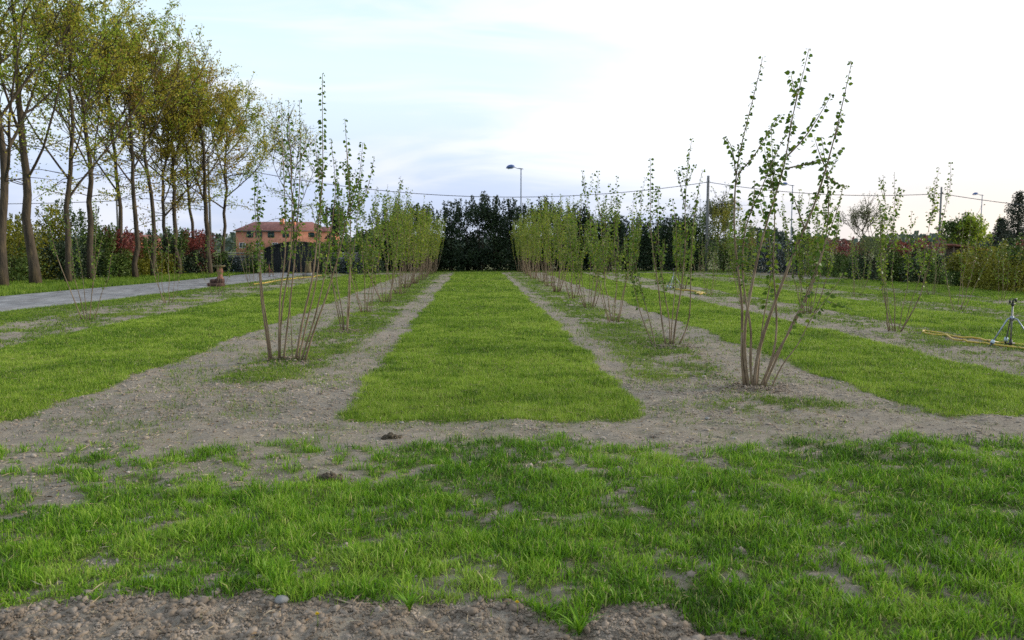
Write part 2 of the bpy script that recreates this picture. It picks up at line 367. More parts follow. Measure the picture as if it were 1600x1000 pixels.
def weeds(x, y):
    n = fbm(x * 1.4, y * 1.4, 31) * .45 + fbm(x * 6, y * 6, 32, 3) * .33 + vnoise(x * 20, y * 20, 35) * .22
    def strip(c, hw, y0, s=.25): return ss(hw + s, hw - .1, np.abs(x - c + (fbm(x * 0 + 1, y * .6, 33) - .5) * .7)) * ss(y0, y0 + .5, y)
    k = strip(-2.5, .50, 10.4) * ss(.37, .50, n) * .9
    k = np.maximum(k, strip(2.75, .55, 9.3) * ss(.40, .52, n) * .85)
    k = np.maximum(k, ss(.75, .4, np.hypot((x - 3.1) * .8, (y - 7.9) * 1.6)) * ss(.42, .55, n))
    k = np.maximum(k, ss(.75, .45, np.hypot((x + 2.65) * 1.15, (y - 10.1) * .8)) * .9 * ss(.30, .42, n))
    k = np.maximum(k, strip(-9.0, 1.5, 7.0, .4) * ss(.46, .56, n) * .75)
    k = np.maximum(k, strip(-10.9, .9, 5.0, .3) * .95)
    k = np.maximum(k, strip(8.2, .7, 9.0, .3) * ss(.47, .58, n) * .8)
    k = np.maximum(k, strip(12.5, .8, 9.0, .3) * ss(.42, .55, n) * .8)
    k = np.maximum(k, strip(15.8, .8, 9.0, .3) * ss(.42, .55, n) * .8)
    k = np.maximum(k, ss(50.5, 52.5, y) * .9)
    k = np.maximum(k, ss(20.0, 20.8, x) * .9)
    k = np.maximum(k, .24 * ss(.48, .62, n) * ss(3.3, 3.6, y))
    return k
def road_edges(y):
    near = np.interp(y, [0, 15, 20, 25, 30, 38, 50], [-14.5, -12.6, -11.9, -11.1, -10.9, -10.3, -9.7])
    far = np.interp(y, [0, 15, 20, 30, 38, 46, 50], [-17.5, -16.6, -16.1, -15.2, -14.3, -13.9, -13.4])
    return near, far
def flatten(x, y):
    ne, fa = road_edges(y); return 1 - ss(ne + .9, ne + .3, x) * ss(fa - 1.2, fa - .3, x)
def gz(x, y):
    x = np.asarray(x, float); y = np.asarray(y, float)
    fade = ss(140, 60, np.abs(x) + y)
    z_ = (fbm(x * .8, y * .8, 41) - .5) * .09 + (fbm(x * 5, y * 5, 42) - .5) * .055 + (vnoise(x * 9, y * 9, 44) - .5) * .012
    z_ += ss(3.9, 3.2, y) * (fbm(x * 14, y * 14, 43) - .5) * .05
    return z_ * fade * flatten(x, y)
def grow(a, b, s0, k):
    v = [a]; s = s0
    while v[-1] < b: v.append(v[-1] + s); s *= k
    return v
xs = np.array([-q for q in grow(12.5, 2500, .3, 1.25)][::-1] + list(np.arange(-12.4, 14.0, .06)) + grow(14.05, 2500, .2, 1.25))
ys = np.array([-400, -150, -60, -25, -10, -4, -1, .5, 1.2, 1.8, 2.2] + list(np.arange(2.4, 9, .05)) + grow(9.0, 60, .055, 1.012) + grow(62, 4500, 2, 1.22))
X, Y = np.meshgrid(xs, ys)
cov = front(X, Y) * .85
for i in range(len(LAWNS)): cov = np.maximum(cov, lawnmask(X, Y, i))
cov = np.maximum(cov, weeds(X, Y) * .8)
ne, fa = road_edges(Y)
cov = np.maximum(cov, ss(ne - 1.0, ne - 1.2, X) * 1.0)
Z = gz(X, Y)
g = MB(); nx, ny = len(xs), len(ys)
ii = (np.arange(ny - 1)[:, None] * nx + np.arange(nx - 1)[None]).ravel()
g.add(np.stack([X, Y, Z], -1).reshape(-1, 3), np.stack([ii, ii + 1, ii + nx + 1, ii + nx], 1), cov.ravel())
tag(g.build('ground', M['ground'], smooth=True), 'bare brown stony soil under the grass strips', kind='structure')

# gravel drive
rd = MB(); yy = np.linspace(2, 49.6, 120); ne, fa = road_edges(yy)
cols_ = 14; V = []
for k in range(cols_ + 1):
    t_ = k / cols_; xx = fa + (ne - fa) * t_
    if k in (0, cols_): xx = xx + (fbm(yy * 1.5, yy * 0 + k, 51) - .5) * .35
    crown = .035 + .05 * math.sin(math.pi * t_) - (.02 * (math.exp(-((t_ - .28) / .07) ** 2) + math.exp(-((t_ - .72) / .07) ** 2)))
    V.append(np.stack([xx, yy, np.full_like(yy, crown if 0 < k < cols_ else -.02)], 1))
V = np.stack(V, 1); ii = (np.arange(119)[:, None] * (cols_ + 1) + np.arange(cols_)[None]).ravel()
rd.add(V.reshape(-1, 3), np.stack([ii, ii + 1, ii + cols_ + 2, ii + cols_ + 1], 1))
tag(rd.build('road', M['road'], smooth=True), 'grey gravel drive curving to the dark gate', kind='structure')

# ------------------------------------------------------------------ grass
def infrustum(x, y, m=1.8):
    c = x - y * .0462
    return np.abs(c) < y * .68 + m
def sample(x0, x1, bands, maskf):
    P = []
    for (a, b, dens) in bands:
        xa, xb = max(x0, -.65 * b - 2.2), min(x1, .75 * b + 2.2)
        if xb <= xa: continue
        n_ = int((xb - xa) * (b - a) * dens)
        x = rng.uniform(xa, xb, n_); y = rng.uniform(a, b, n_)
        k = infrustum(x, y); x = x[k]; y = y[k]
        k = rng.random(len(x)) < maskf(x, y); P.append(np.stack([x[k], y[k]], 1))
    return np.concatenate(P) if P else np.zeros((0, 2))
def blades(mb, P, h, wd, lean, tone, segs=2):
    n_ = len(P)
    if n_ == 0: return
    x, y = P[:, 0], P[:, 1]; z0 = gz(x, y) - .004
    az = rng.uniform(0, 2 * math.pi, n_); fz = rng.uniform(0, 2 * math.pi, n_)
    ln = h * lean * rng.random(n_) ** .7
    dx, dy = np.cos(az) * ln, np.sin(az) * ln; sx, sy = np.cos(fz) * wd / 2, np.sin(fz) * wd / 2
    zz = np.sqrt(np.maximum(h ** 2 - ln ** 2 * .8, h * h * .15))
    B = np.stack([x, y, z0], 1); S = np.stack([sx, sy, 0 * sx], 1)
    if segs == 1:
        V = np.stack([B - S, B + S, B + np.stack([dx, dy, zz], 1)], 1)
        mb.add(V.reshape(-1, 3), np.arange(n_ * 3).reshape(-1, 3), np.repeat(tone, 3))
    else:
        Mi = B + np.stack([dx * .32, dy * .32, zz * .6], 1)
        V = np.stack([B - S * .8, B + S * .8, Mi + S, Mi - S, B + np.stack([dx, dy, zz], 1)], 1).reshape(-1, 3)
        i = np.arange(n_)[:, None] * 5
        mb.add(V, i + np.array([[0, 1, 2, 3]]), np.repeat(tone, 5)); mb.F.append((i + np.array([[3, 2, 4]])) + mb.n - len(V))
def gtone(x, y, s, amp=.16, dry=.03):
    clover = ss(.58, .70, fbm(x * 2.3, y * 1.7, s + 60)) * .16
    straw = ss(.58, .70, fbm(x * 1.3, y * .8, s + 80)) * .2
    t_ = (fbm(x * 1.0, y * 1.0, s) - .5) * .7 + (fbm(x * 4, y * 4, s + 5) - .5) * .6
    t_ = .42 - clover + straw + t_ + rng.normal(0, amp, len(x)); t_ = np.clip(t_, 0, .8)
    d = rng.random(len(x)) < dry; t_[d] = rng.uniform(.85, 1, d.sum()); return t_

# foreground rough grass
P = sample(-9, 10, [(3.0, 3.9, 11000), (3.9, 5, 9500), (5, 7.0, 7500)], front)
mb = MB(); x, y = P[:, 0], P[:, 1]
cl = fbm(x * 5, y * 5, 61, 3); h = (.026 + .054 * np.clip((cl - .25) / .5, 0, 1)) * rng.uniform(.45, 1.5, len(x)) * (.6 + .4 * front(x, y))
blades(mb, P, h, rng.uniform(.0030, .0066, len(x)), 1.0, gtone(x, y, 62, .22, .04))
tag(mb.build('grass', M['grass_front']), 'rough tufted green grass across the foreground', 'grass', kind='stuff')
BANDS = [(6.8, 10, 6500), (10, 14, 4200), (14, 20, 2300), (20, 28, 1200), (28, 38, 600), (38, 53, 330)]
def bladeset(mb, P, hh, mat_s, lean=.95, dry=.05, amp=.24):
    x, y = P[:, 0], P[:, 1]
    h = hh * rng.uniform(.6, 1.3, len(x)) * (.8 + .5 * fbm(x * 3, y * 3, mat_s + 9, 2))
    blades(mb, P, h, (.0050 + .00085 * np.maximum(y - 6, 0)) * rng.uniform(.6, 1.4, len(x)), lean, gtone(x, y, mat_s, amp, dry), 1)
for i, (x0, x1, y0, y1, lab) in enumerate(LAWNS):
    P = sample(x0 - .3, x1 + .3, [b for b in BANDS if b[1] > y0], lambda x, y: lawnmask(x, y, i))
    mb = MB(); bladeset(mb, P, .050 if i else .052, 70 + i, dry=.07)
    tag(mb.build('grass', M['grass_lawn']), lab, 'grass', kind='stuff')
WB = [(3.2, 7, 2200), (7, 10, 4200), (10, 14, 2800), (14, 20, 1700), (20, 28, 900), (28, 38, 450), (38, 58, 220)]
P = sample(-12.5, 25, WB, lambda x, y: weeds(x, y) * (1 - np.maximum.reduce([lawnmask(x, y, i) for i in range(len(LAWNS))])) * (1 - front(x, y)) * (1 - ss(.1, -.3, x - road_edges(y)[0])))
mb = MB(); bladeset(mb, P, .048, 90, lean=1.0, dry=.08)
tag(mb.build('weeds', M['weed']), 'patchy low weeds and thin grass on the bare soil around the hazels', 'weeds', kind='stuff')
# verge beyond the road
def verge(x, y):
    ne, fa = road_edges(y); return ss(fa + .15, fa - .3, x + (fbm(x * 2, y * 2, 93) - .5) * .5)
mb = MB(); P = sample(-27, -13, [(14, 20, 700), (20, 28, 600), (28, 38, 450), (38, 54, 260)], verge)
bladeset(mb, P, .15, 95, lean=.7, dry=.02)
tag(mb.build('grass', M['weed']), 'long green verge grass under the tall trees beyond the drive', 'grass', kind='stuff')

# ------------------------------------------------------------------ clods, gravel
def ico():
    t_ = (1 + 5 ** .5) / 2
    v = np.array([(-1, t_, 0), (1, t_, 0), (-1, -t_, 0), (1, -t_, 0), (0, -1, t_), (0, 1, t_), (0, -1, -t_), (0, 1, -t_), (t_, 0, -1), (t_, 0, 1), (-t_, 0, -1), (-t_, 0, 1)], float)
    v /= np.linalg.norm(v[0])
    f = [(0, 11, 5), (0, 5, 1), (0, 1, 7), (0, 7, 10), (0, 10, 11), (1, 5, 9), (5, 11, 4), (11, 10, 2), (10, 7, 6), (7, 1, 8), (3, 9, 4), (3, 4, 2), (3, 2, 6), (3, 6, 8), (3, 8, 9), (4, 9, 5), (2, 4, 11), (6, 2, 10), (8, 6, 7), (9, 8, 1)]
    return v, np.array(f)
def ico2():
    v, f = ico(); v = list(map(tuple, v)); cache = {}; nf = []
    def mid(a, b):
        k = (min(a, b), max(a, b))
        if k not in cache:
            m_ = (np.array(v[a]) + np.array(v[b])) / 2; v.append(tuple(m_ / np.linalg.norm(m_))); cache[k] = len(v) - 1
        return cache[k]
    for a, b, c in f:
        ab, bc, ca = mid(a, b), mid(b, c), mid(c, a); nf += [(a, ab, ca), (b, bc, ab), (c, ca, bc), (ab, bc, ca)]
    return np.array(v), np.array(nf)
def rocks(mb, P, size, tpl, sink=.35, rough=.22):
    v, f = tpl; n_ = len(P); K = len(v)
    s_ = size[:, None] * rng.uniform(.55, 1.35, (n_, 3)) * np.array([1, 1, .72])
    V = v[None] * (1 + rng.uniform(-rough, rough, (n_, K, 1))) * s_[:, None]
    a = rng.uniform(0, 6.28, n_); c, s = np.cos(a)[:, None], np.sin(a)[:, None]
    V = np.stack([V[..., 0] * c - V[..., 1] * s, V[..., 0] * s + V[..., 1] * c, V[..., 2]], -1)
    V += np.stack([P[:, 0], P[:, 1], gz(P[:, 0], P[:, 1]) + size * (.72 - sink * 1.6)], 1)[:, None]
    F = (np.arange(n_)[:, None, None] * K + f[None]).reshape(-1, 3)
    mb.add(V.reshape(-1, 3), F, .5)
mb = MB()
def clodmask(x, y): return ss(.12, -.02, y - np.interp(x, fe_x, fe_y) - (fbm(x * 5, y * 5, 21) - .5) * .22) * .95
P = sample(-4, 4, [(2.6, 3.8, 1500)], clodmask)
rocks(mb, P, np.exp(rng.normal(math.log(.0085), .5, len(P))).clip(.003, .026), ico2(), .42, .27)
P = sample(-4, 4, [(2.6, 3.9, 14000)], clodmask)
rocks(mb, P, np.exp(rng.normal(math.log(.0036), .4, len(P))).clip(.0015, .009), ico(), .3, .35)
tag(mb.build('soil_clods', M['clod'], smooth=False), 'crumbly brown soil clods along the bottom edge', 'soil', kind='stuff')
mb = MB()
def soilmask(x, y):
    return (1 - np.maximum.reduce([lawnmask(x, y, i) for i in range(len(LAWNS))])) * (1 - front(x, y) * .9) * flatten(x, y) * (.25 + .75 * ss(.42, .6, fbm(x * 1.7, y * 1.7, 99)))
P = sample(-11, 12, [(3.6, 7, 420), (7, 10, 520), (10, 15, 260), (15, 24, 60)], soilmask)
rocks(mb, P, np.exp(rng.normal(math.log(.0075), .45, len(P))).clip(.003, .022) * (1 + P[:, 1] * .02), ico(), .42, .25)
tag(mb.build('gravel', M['pebble']), 'small stones and crumbs scattered over the bare soil bands', 'gravel', kind='stuff')
for (px, py, r_, lab) in ((233, 910, .03, 'pale grey stone lying in the foreground grass, left'), (627, 661, .018, 'tiny bluish white stone on the soil before the central grass strip'), (440, 945, .026, 'rounded brown stone on the crumbly edge, bottom left'), (1105, 652, .02, 'small grey stone on the bare soil near the large hazel')):
    p_ = gp(px, py); mb = MB(); v, f = ico2(); mb.add(v * (1 + rng.uniform(-.1, .1, (len(v), 1))) * r_ * np.array([1.3, 1, .7]), f)
    tag(mb.build('stone', M['stone'], smooth=True, loc=(p_[0], p_[1], float(gz(p_[0], p_[1])) + r_ * .45)), lab, 'stone')
for (px, py, lab) in ((612, 685, 'dark crumbly lump of turf on the soil before the central grass strip'), (515, 748, 'small reddish brown lump of earth in thin grass, left of centre')):
    p_ = gp(px, py); mb = MB(); q = np.stack([rng.normal(0, .045, 70), rng.normal(0, .028, 70)], 1).clip(-.075, .075); q[:, 1] = q[:, 1].clip(-.045, .045)
    vb, fb = ico2(); mb.add(vb * np.array([.085, .05, .022]) * (1 + .15 * np.sin(vb[:, :1] * 9)), fb)
    v, f = ico()
    for a_, b_ in q:
        r_ = rng.uniform(.008, .022); mb.add(v * r_ * .8 * (1 + rng.uniform(-.3, .3, (12, 1))) + np.array([a_, b_, max(.0, .035 - abs(a_) * .5) * rng.random() + .004]), f)
    tag(mb.build('turf_lump', M['darkclod'], loc=(p_[0], p_[1], float(gz(p_[0], p_[1])))), lab, 'soil lump')
for (px, py, lab) in ((808, 948, 'yellow dandelion at the grass edge, bottom centre'), (496, 972, 'yellow dandelion on the crumbly soil, bottom left')):
    p_ = gp(px, py + 14); e = empty('dandelion', (p_[0], p_[1], float(gz(p_[0], p_[1])))); tag(e, lab, 'flower')
    mb = MB(); mb.tube([(0, 0, 0), (.003, 0, .03), (0, .004, .055)], .0016, 5); mb.build('stalk', M['weed'], e)
    mb = MB(); n_ = 60; a = rng.uniform(0, 6.28, n_); el = rng.uniform(.1, 1.3, n_)
    mb.leaves(np.tile([[0, .004, .055]], (n_, 1)), np.stack([np.cos(a) * np.cos(el), np.sin(a) * np.cos(el), np.sin(el)], 1), .011, .5, wr=.25); mb.build('flower_head', M['dandelion'], e)
# broad bladed weed tuft
for (px, py, s_, lab) in ((905, 990, 1.0, 'broad bladed grass tuft spilling onto the soil, bottom centre'), (640, 960, .9, 'long bladed grass tuft arching over the soil edge, left of centre')):
    p_ = gp(px, py); mb = MB()
    for k in range(26):
        a = rng.uniform(0, 6.28); l_ = rng.uniform(.07, .16) * s_; ln = rng.uniform(.3, .9)
        tt = np.linspace(0, 1, 6); P_ = np.stack([np.cos(a) * l_ * ln * tt ** 1.5, np.sin(a) * l_ * ln * tt ** 1.5, l_ * (tt - .45 * ln * tt ** 2.4)], 1)
        sd = np.array([-math.sin(a), math.cos(a), 0]) * .0045; wv = np.array([.7, 1, 1, .8, .5, .05])[:, None]
        V = np.concatenate([P_ + sd * wv, P_ - sd * wv]); i = np.arange(5)
        mb.add(V, np.stack([i, i + 1, i + 7, i + 6], 1), rng.uniform(.2, .7))
    tag(mb.build('grass_tuft', M['grass_front'], loc=(p_[0], p_[1], float(gz(p_[0], p_[1])))), lab, 'grass tuft')

# leaf litter, straw and small twigs on the soil
M['litter'] = leafmat('litter', [(.10, .06, .03), (.22, .14, .07), (.36, .27, .15), (.50, .42, .28)], .1, .8)
def littermask(x, y):
    rows = np.minimum(np.abs(x - 3.08), np.abs(x + 2.66)); k = .18 + .82 * ss(.8, .1, rows)
    return k * (1 - np.maximum.reduce([lawnmask(x, y, i) for i in range(len(LAWNS))])) * flatten(x, y)
mb = MB(); P = sample(-11, 12, [(3.0, 7, 170), (7, 14, 260), (14, 30, 70)], littermask)
zz = gz(P[:, 0], P[:, 1]); az = rng.uniform(0, 6.28, len(P))
mb.leaves(np.stack([P[:, 0], P[:, 1], zz + .006], 1), np.stack([np.cos(az), np.sin(az), rng.uniform(-.1, .35, len(P))], 1), rng.uniform(.012, .038, len(P)), rng.random(len(P)), wr=rng.uniform(.08, .7))
P = sample(-11, 12, [(3.2, 7, 120), (7, 14, 130)], lambda x, y: np.full(len(x), .9)); az = rng.uniform(0, 6.28, len(P))
mb.leaves(np.stack([P[:, 0], P[:, 1], gz(P[:, 0], P[:, 1]) + .012], 1), np.stack([np.cos(az), np.sin(az), rng.uniform(-.05, .3, len(P))], 1), rng.uniform(.03, .10, len(P)), .5 + .5 * rng.random(len(P)), wr=.05)
tag(mb.build('leaf_litter', M['litter']), 'dead leaves, straw and twig bits lying on soil and grass', 'leaf litter', kind='stuff')

# ------------------------------------------------------------------ hazels
def smooth_line(P, n_=16):
    P = np.asarray(P, float); d = np.r_[0, np.cumsum(np.linalg.norm(np.diff(P, axis=0), axis=1))]; t_ = np.linspace(0, d[-1], n_)
    Q = np.stack([np.interp(t_, d, P[:, k]) for k in range(3)], 1)
    for _ in range(2): Q[1:-1] = (Q[:-2] + 2 * Q[1:-1] + Q[2:]) / 4
    return Q
def leafy(lm, Q, spacing, size, t0=0.0, droop=.5, dens=1.0, tone0=.4):
    d = np.r_[0, np.cumsum(np.linalg.norm(np.diff(Q, axis=0), axis=1))]; Lt = d[-1]
    s_ = np.arange(Lt * t0, Lt, spacing / dens); s_ = s_ + rng.uniform(-.3, .3, len(s_)) * spacing
    s_ = np.clip(np.r_[s_, s_[rng.random(len(s_)) < .6] + .012, Lt, Lt], 0, Lt)
    if len(s_) == 0: return
    P_ = np.stack([np.interp(s_, d, Q[:, k]) for k in range(3)], 1)
    az = np.arange(len(s_)) * math.pi + s_ * 1.5 + rng.uniform(0, 6.28) + rng.normal(0, .5, len(s_))
    A = np.stack([np.cos(az), np.sin(az), rng.normal(-droop, .35, len(s_))], 1)
    Pet = P_ + np.stack([np.cos(az), np.sin(az), 0 * az - .1], 1) * size * .35
    frac = s_ / Lt
    sz = size * .95 * rng.uniform(.6, 1.25, len(s_)) * np.where(frac > .96, .75, 1)
    lm.leaves(Pet, A, sz, np.clip(tone0 + rng.normal(0, .2, len(s_)), 0, 1), 'heart', .8, .12)
def make_stem(parent, Q, r0, r1, leaf_t0, size, nshoot, shoot_len, spacing=.06, shoots=(), zmin=1.0, dens=1.0, tone0=.42, sides=7):
    n_ = len(Q); rad = np.linspace(1, 0, n_) ** 1.15 * (r0 * .78 - r1) + r1
    rad = rad * (1 + .06 * np.sin(np.arange(n_) * 1.7 + rng.uniform(0, 6)))
    rad[0] *= 1.25
    sm = MB(); sm.tube(Q, rad, sides, rng.random()); lm = MB()
    leafy(lm, Q, spacing, size, leaf_t0, dens=dens, tone0=tone0)
    for S in shoots:
        S = smooth_line(S, 10); sm.tube(S, np.linspace(r0 * .38, r1 * .8, len(S)), 5); leafy(lm, S, spacing * .85, size, .12, dens=dens, tone0=tone0)
    d = np.r_[0, np.cumsum(np.linalg.norm(np.diff(Q, axis=0), axis=1))]
    for k in range(nshoot):
        t_ = rng.uniform(.30, .86); s_ = t_ * d[-1]; p = np.array([np.interp(s_, d, Q[:, c]) for c in range(3)])
        if p[2] < zmin: continue
        az = rng.uniform(0, 6.28); up = rng.uniform(1.2, 3.6); l_ = shoot_len * rng.uniform(.35, 1.1)
        dv = np.array([math.cos(az), math.sin(az), up]); dv /= np.linalg.norm(dv)
        S = np.stack([p, p + dv * l_ * .5, p + dv * l_ + np.array([0, 0, l_ * .25])])
        S = smooth_line(S, 6); sm.tube(S, np.linspace(r0 * .25 + .001, .0016, 6), 4, cap=False); leafy(lm, S, spacing * .8, size, .15, dens=dens, tone0=tone0)
    st = sm.build('stem', M['hazel_bark'], parent, smooth=True)
    if lm.n: lm.build('leaves', M['hazel_leaf'], st)
BASES = []
def pix_stems(base_px, specs, size, group, label, name='hazel', D=None):
    b = gp(*base_px); BASES.append((b[0], b[1])); root = empty(name, (b[0], b[1], float(gz(b[0], b[1])))); tag(root, label, 'shrub', group)
    D0 = b[1] if D is None else D
    for sp in specs:
        pts = sp['p']; drift = sp.get('d', rng.uniform(-.5, .5)); ztop = pts[0][1]
        def conv(pp, first=False):
            out_ = []
            for (x_, y_) in pp:
                f_ = max(0, (ztop - y_)) / 450.0
                out_.append(at(x_, y_, D0 + drift * f_ + sp.get('b', 0)))
            return np.array(out_)
        Q = conv(pts); Q[0, 2] = -.03
        Q = smooth_line(Q - np.array([b[0], b[1], 0]), 22)
        sh = [conv(s_) - np.array([b[0], b[1], 0]) for s_ in sp.get('s', [])]
        make_stem(root, Q, sp.get('r', .018), .003, sp.get('t', .35), size, sp.get('n', 3), sp.get('l', .3), sp.get('sp', .037), sh, zmin=sp.get('z', 1.3), dens=sp.get('den', 1))
    return root
GR = 'hazels in the row right of the central grass strip'; GL = 'hazels in the row left of the central grass strip'
pix_stems((1180, 610), [
    dict(p=[(1164, 608), (1158, 560), (1159, 530), (1161, 470), (1155, 440), (1146, 368), (1148, 300), (1150, 262), (1161, 218), (1170, 179), (1181, 140), (1192, 90)], r=.024, t=.42, n=3, d=.3, s=[[(1150, 275), (1145, 235), (1138, 218), (1131, 215)], [(1153, 273), (1182, 242), (1192, 220), (1206, 200), (1222, 180)]]),
    dict(p=[(1176, 608), (1170, 554), (1177, 533), (1170, 494), (1162, 455), (1158, 410), (1165, 345), (1188, 305), (1200, 266), (1212, 242), (1230, 206)], r=.021, t=.4, n=6, d=-.5),
    dict(p=[(1170, 608), (1162, 560), (1163, 510), (1172, 460), (1188, 383), (1197, 350), (1218, 287), (1230, 245), (1234, 200), (1242, 164), (1257, 110), (1264, 77)], r=.026, t=.4, n=5, d=.0, s=[[(1230, 245), (1257, 218), (1278, 185), (1300, 148)], [(1227, 265), (1260, 257), (1283, 250)]]),
    dict(p=[(1178, 608), (1182, 560), (1188, 535), (1206, 485), (1230, 422), (1245, 383), (1264, 347), (1288, 275), (1303, 220), (1318, 157), (1331, 97)], r=.030, t=.40, n=5, d=-.3, s=[[(1290, 275), (1310, 290), (1322, 292)], [(1258, 360), (1245, 325), (1238, 303)]]),
    dict(p=[(1186, 608), (1209, 560), (1213, 536), (1214, 485), (1210, 446), (1207, 416), (1211, 350), (1208, 275), (1205, 197)], r=.019, t=.35, n=7, d=.6),
    dict(p=[(1188, 608), (1206, 563), (1230, 527), (1254, 482), (1272, 443), (1284, 404), (1295, 350), (1294, 290), (1289, 245), (1283, 215)], r=.021, t=.38, n=7, d=.5),
    dict(p=[(1192, 602), (1218, 551), (1236, 509), (1260, 464), (1276, 420), (1290, 380), (1312, 320), (1318, 290)], r=.017, t=.3, n=6, d=-.6),
    dict(p=[(1204, 613), (1221, 572), (1248, 539), (1266, 500), (1290, 470), (1308, 446), (1317, 428)], r=.011, t=.45, n=1, d=-.3, z=.6, s=[[(1290, 470), (1310, 478), (1329, 483)]]),
    dict(p=[(1183, 600), (1191, 506), (1203, 449), (1206, 410), (1196, 330), (1190, 290)], r=.012, t=.4, n=4, d=.8),
    dict(p=[(1170, 604), (1163, 545), (1163, 518)], r=.019, t=1.0, n=0, d=0.2), dict(p=[(1182, 600), (1183, 542)], r=.015, t=1.0, n=0, d=0),
], .056, GR, 'large leaning hazel with thick bare stems, nearest on the right, on bare soil', D=8.9)
pix_stems((447, 565), [
    dict(p=[(422, 566), (417, 530), (412, 498), (408, 470), (406, 440), (404, 400), (401, 362), (397, 312), (399, 285)], r=.024, t=.5, n=2, d=.3),
    dict(p=[(425, 566), (419, 520), (412, 480), (407, 430), (406, 382), (402, 330), (404, 280)], r=.017, t=.5, n=3, d=-.3),
    dict(p=[(436, 566), (436, 530), (437, 490), (437, 458), (444, 430), (447, 387), (446, 337), (442, 240), (439, 165)], r=.019, t=.45, n=3, d=.4),
    dict(p=[(437, 566), (438, 520), (442, 475), (450, 440), (455, 400), (457, 330), (454, 250), (451, 162)], r=.018, t=.42, n=4, d=-.3),
    dict(p=[(443, 562), (448, 520), (453, 490), (456, 450), (460, 420), (464, 362), (467, 325), (470, 250), (468, 162)], r=.018, t=.42, n=4, d=.1),
    dict(p=[(457, 564), (455, 510), (451, 460), (452, 430)], r=.010, t=.9, n=0),
    dict(p=[(462, 566), (470, 520), (478, 480), (488, 450), (494, 400), (497, 350), (503, 310), (505, 275), (504, 200), (504, 120)], r=.023, t=.42, n=6, d=0),
    dict(p=[(466, 566), (480, 505), (492, 462), (498, 420), (500, 370), (503, 330), (498, 280), (492, 222)], r=.017, t=.45, n=6, d=.4),
    dict(p=[(470, 566), (490, 510), (500, 470), (510, 425), (514, 400), (518, 360), (526, 300), (517, 222)], r=.017, t=.4, n=5, d=-.4),
    dict(p=[(476, 562), (492, 516), (508, 476), (521, 432), (532, 395), (540, 355), (547, 325), (546, 290), (542, 237), (539, 192)], r=.020, t=.4, n=7, d=-.2, s=[[(544, 345), (560, 325), (576, 300), (585, 250)], [(543, 340), (552, 320), (562, 285), (567, 228)]]),
], .052, GL, 'tall hazel of ten upright stems, nearest on the left, in a grass patch', D=11.2)
pix_stems((1045, 542), [
    dict(p=[(1022, 541), (1008, 510), (998, 480), (990, 445), (983, 412), (979, 380)], r=.013, t=.4, n=3, z=.8),
    dict(p=[(1025, 541), (1015, 500), (1004, 460), (995, 425), (990, 385), (988, 350)], r=.012, t=.4, n=4, z=.8),
    dict(p=[(1041, 543), (1034, 505), (1031, 470), (1028, 440), (1021, 400), (1016, 350), (1016, 300), (1017, 247)], r=.019, t=.35, n=8),
    dict(p=[(1046, 543), (1047, 500), (1040, 470), (1034, 430), (1030, 395), (1027, 340), (1030, 290)], r=.015, t=.35, n=7),
    dict(p=[(1051, 543), (1056, 500), (1064, 455), (1068, 420), (1071, 380), (1070, 330), (1073, 270), (1081, 216)], r=.021, t=.35, n=8, s=[[(1071, 330), (1064, 290), (1056, 265)]]),
    dict(p=[(1048, 543), (1050, 500), (1055, 450), (1057, 410), (1057, 350), (1050, 310)], r=.013, t=.35, n=6),
    dict(p=[(1059, 543), (1070, 520), (1078, 500), (1079, 450), (1080, 400), (1084, 340), (1090, 300), (1098, 265)], r=.016, t=.38, n=6),
], .052, GR, 'second hazel from the front on the right, seven leafy stems opening upward', D=12.9)
pix_stems((540, 518), [
    dict(p=[(534, 517), (526, 480), (520, 450), (516, 410), (512, 370), (510, 320)], r=.015, t=.35, n=5),
    dict(p=[(538, 518), (534, 480), (527, 450), (524, 425), (530, 380), (530, 310), (524, 250)], r=.017, t=.35, n=6),
    dict(p=[(542, 518), (546, 480), (547, 440), (547, 400), (548, 350), (545, 290), (541, 230)], r=.022, t=.35, n=9),
    dict(p=[(541, 518), (544, 470), (545, 430), (555, 380), (560, 320), (566, 260)], r=.014, t=.4, n=6),
    dict(p=[(537, 518), (528, 475), (519, 440), (502, 400), (497, 350), (492, 300)], r=.012, t=.4, n=6),
], .05, GL, 'second hazel from the front on the left, five stems in weedy grass', D=15.3)
GW = 'young hazels in the outer row on the left'
pix_stems((137, 497), [
    dict(p=[(128, 494), (110, 455), (88, 400), (75, 342), (60, 300)], r=.016, t=.5, n=2, d=.2, z=.8),
    dict(p=[(133, 495), (125, 465), (115, 432), (112, 380), (104, 335)], r=.013, t=.4, n=3, z=.8),
    dict(p=[(136, 495), (130, 440), (124, 400), (117, 360)], r=.012, t=.4, n=3, z=.8),
    dict(p=[(140, 495), (142, 475), (147, 425), (150, 362), (150, 312)], r=.013, t=.4, n=3, z=.8),
    dict(p=[(147, 495), (160, 455), (170, 437), (172, 412), (180, 380)], r=.012, t=.4, n=3, z=.7),
    dict(p=[(139, 495), (145, 450), (152, 410), (160, 370)], r=.011, t=.4, n=2, z=.8),
], .045, GW, 'thin sparse hazel spreading in a V, nearest in the outer row beside the drive', D=18.2)

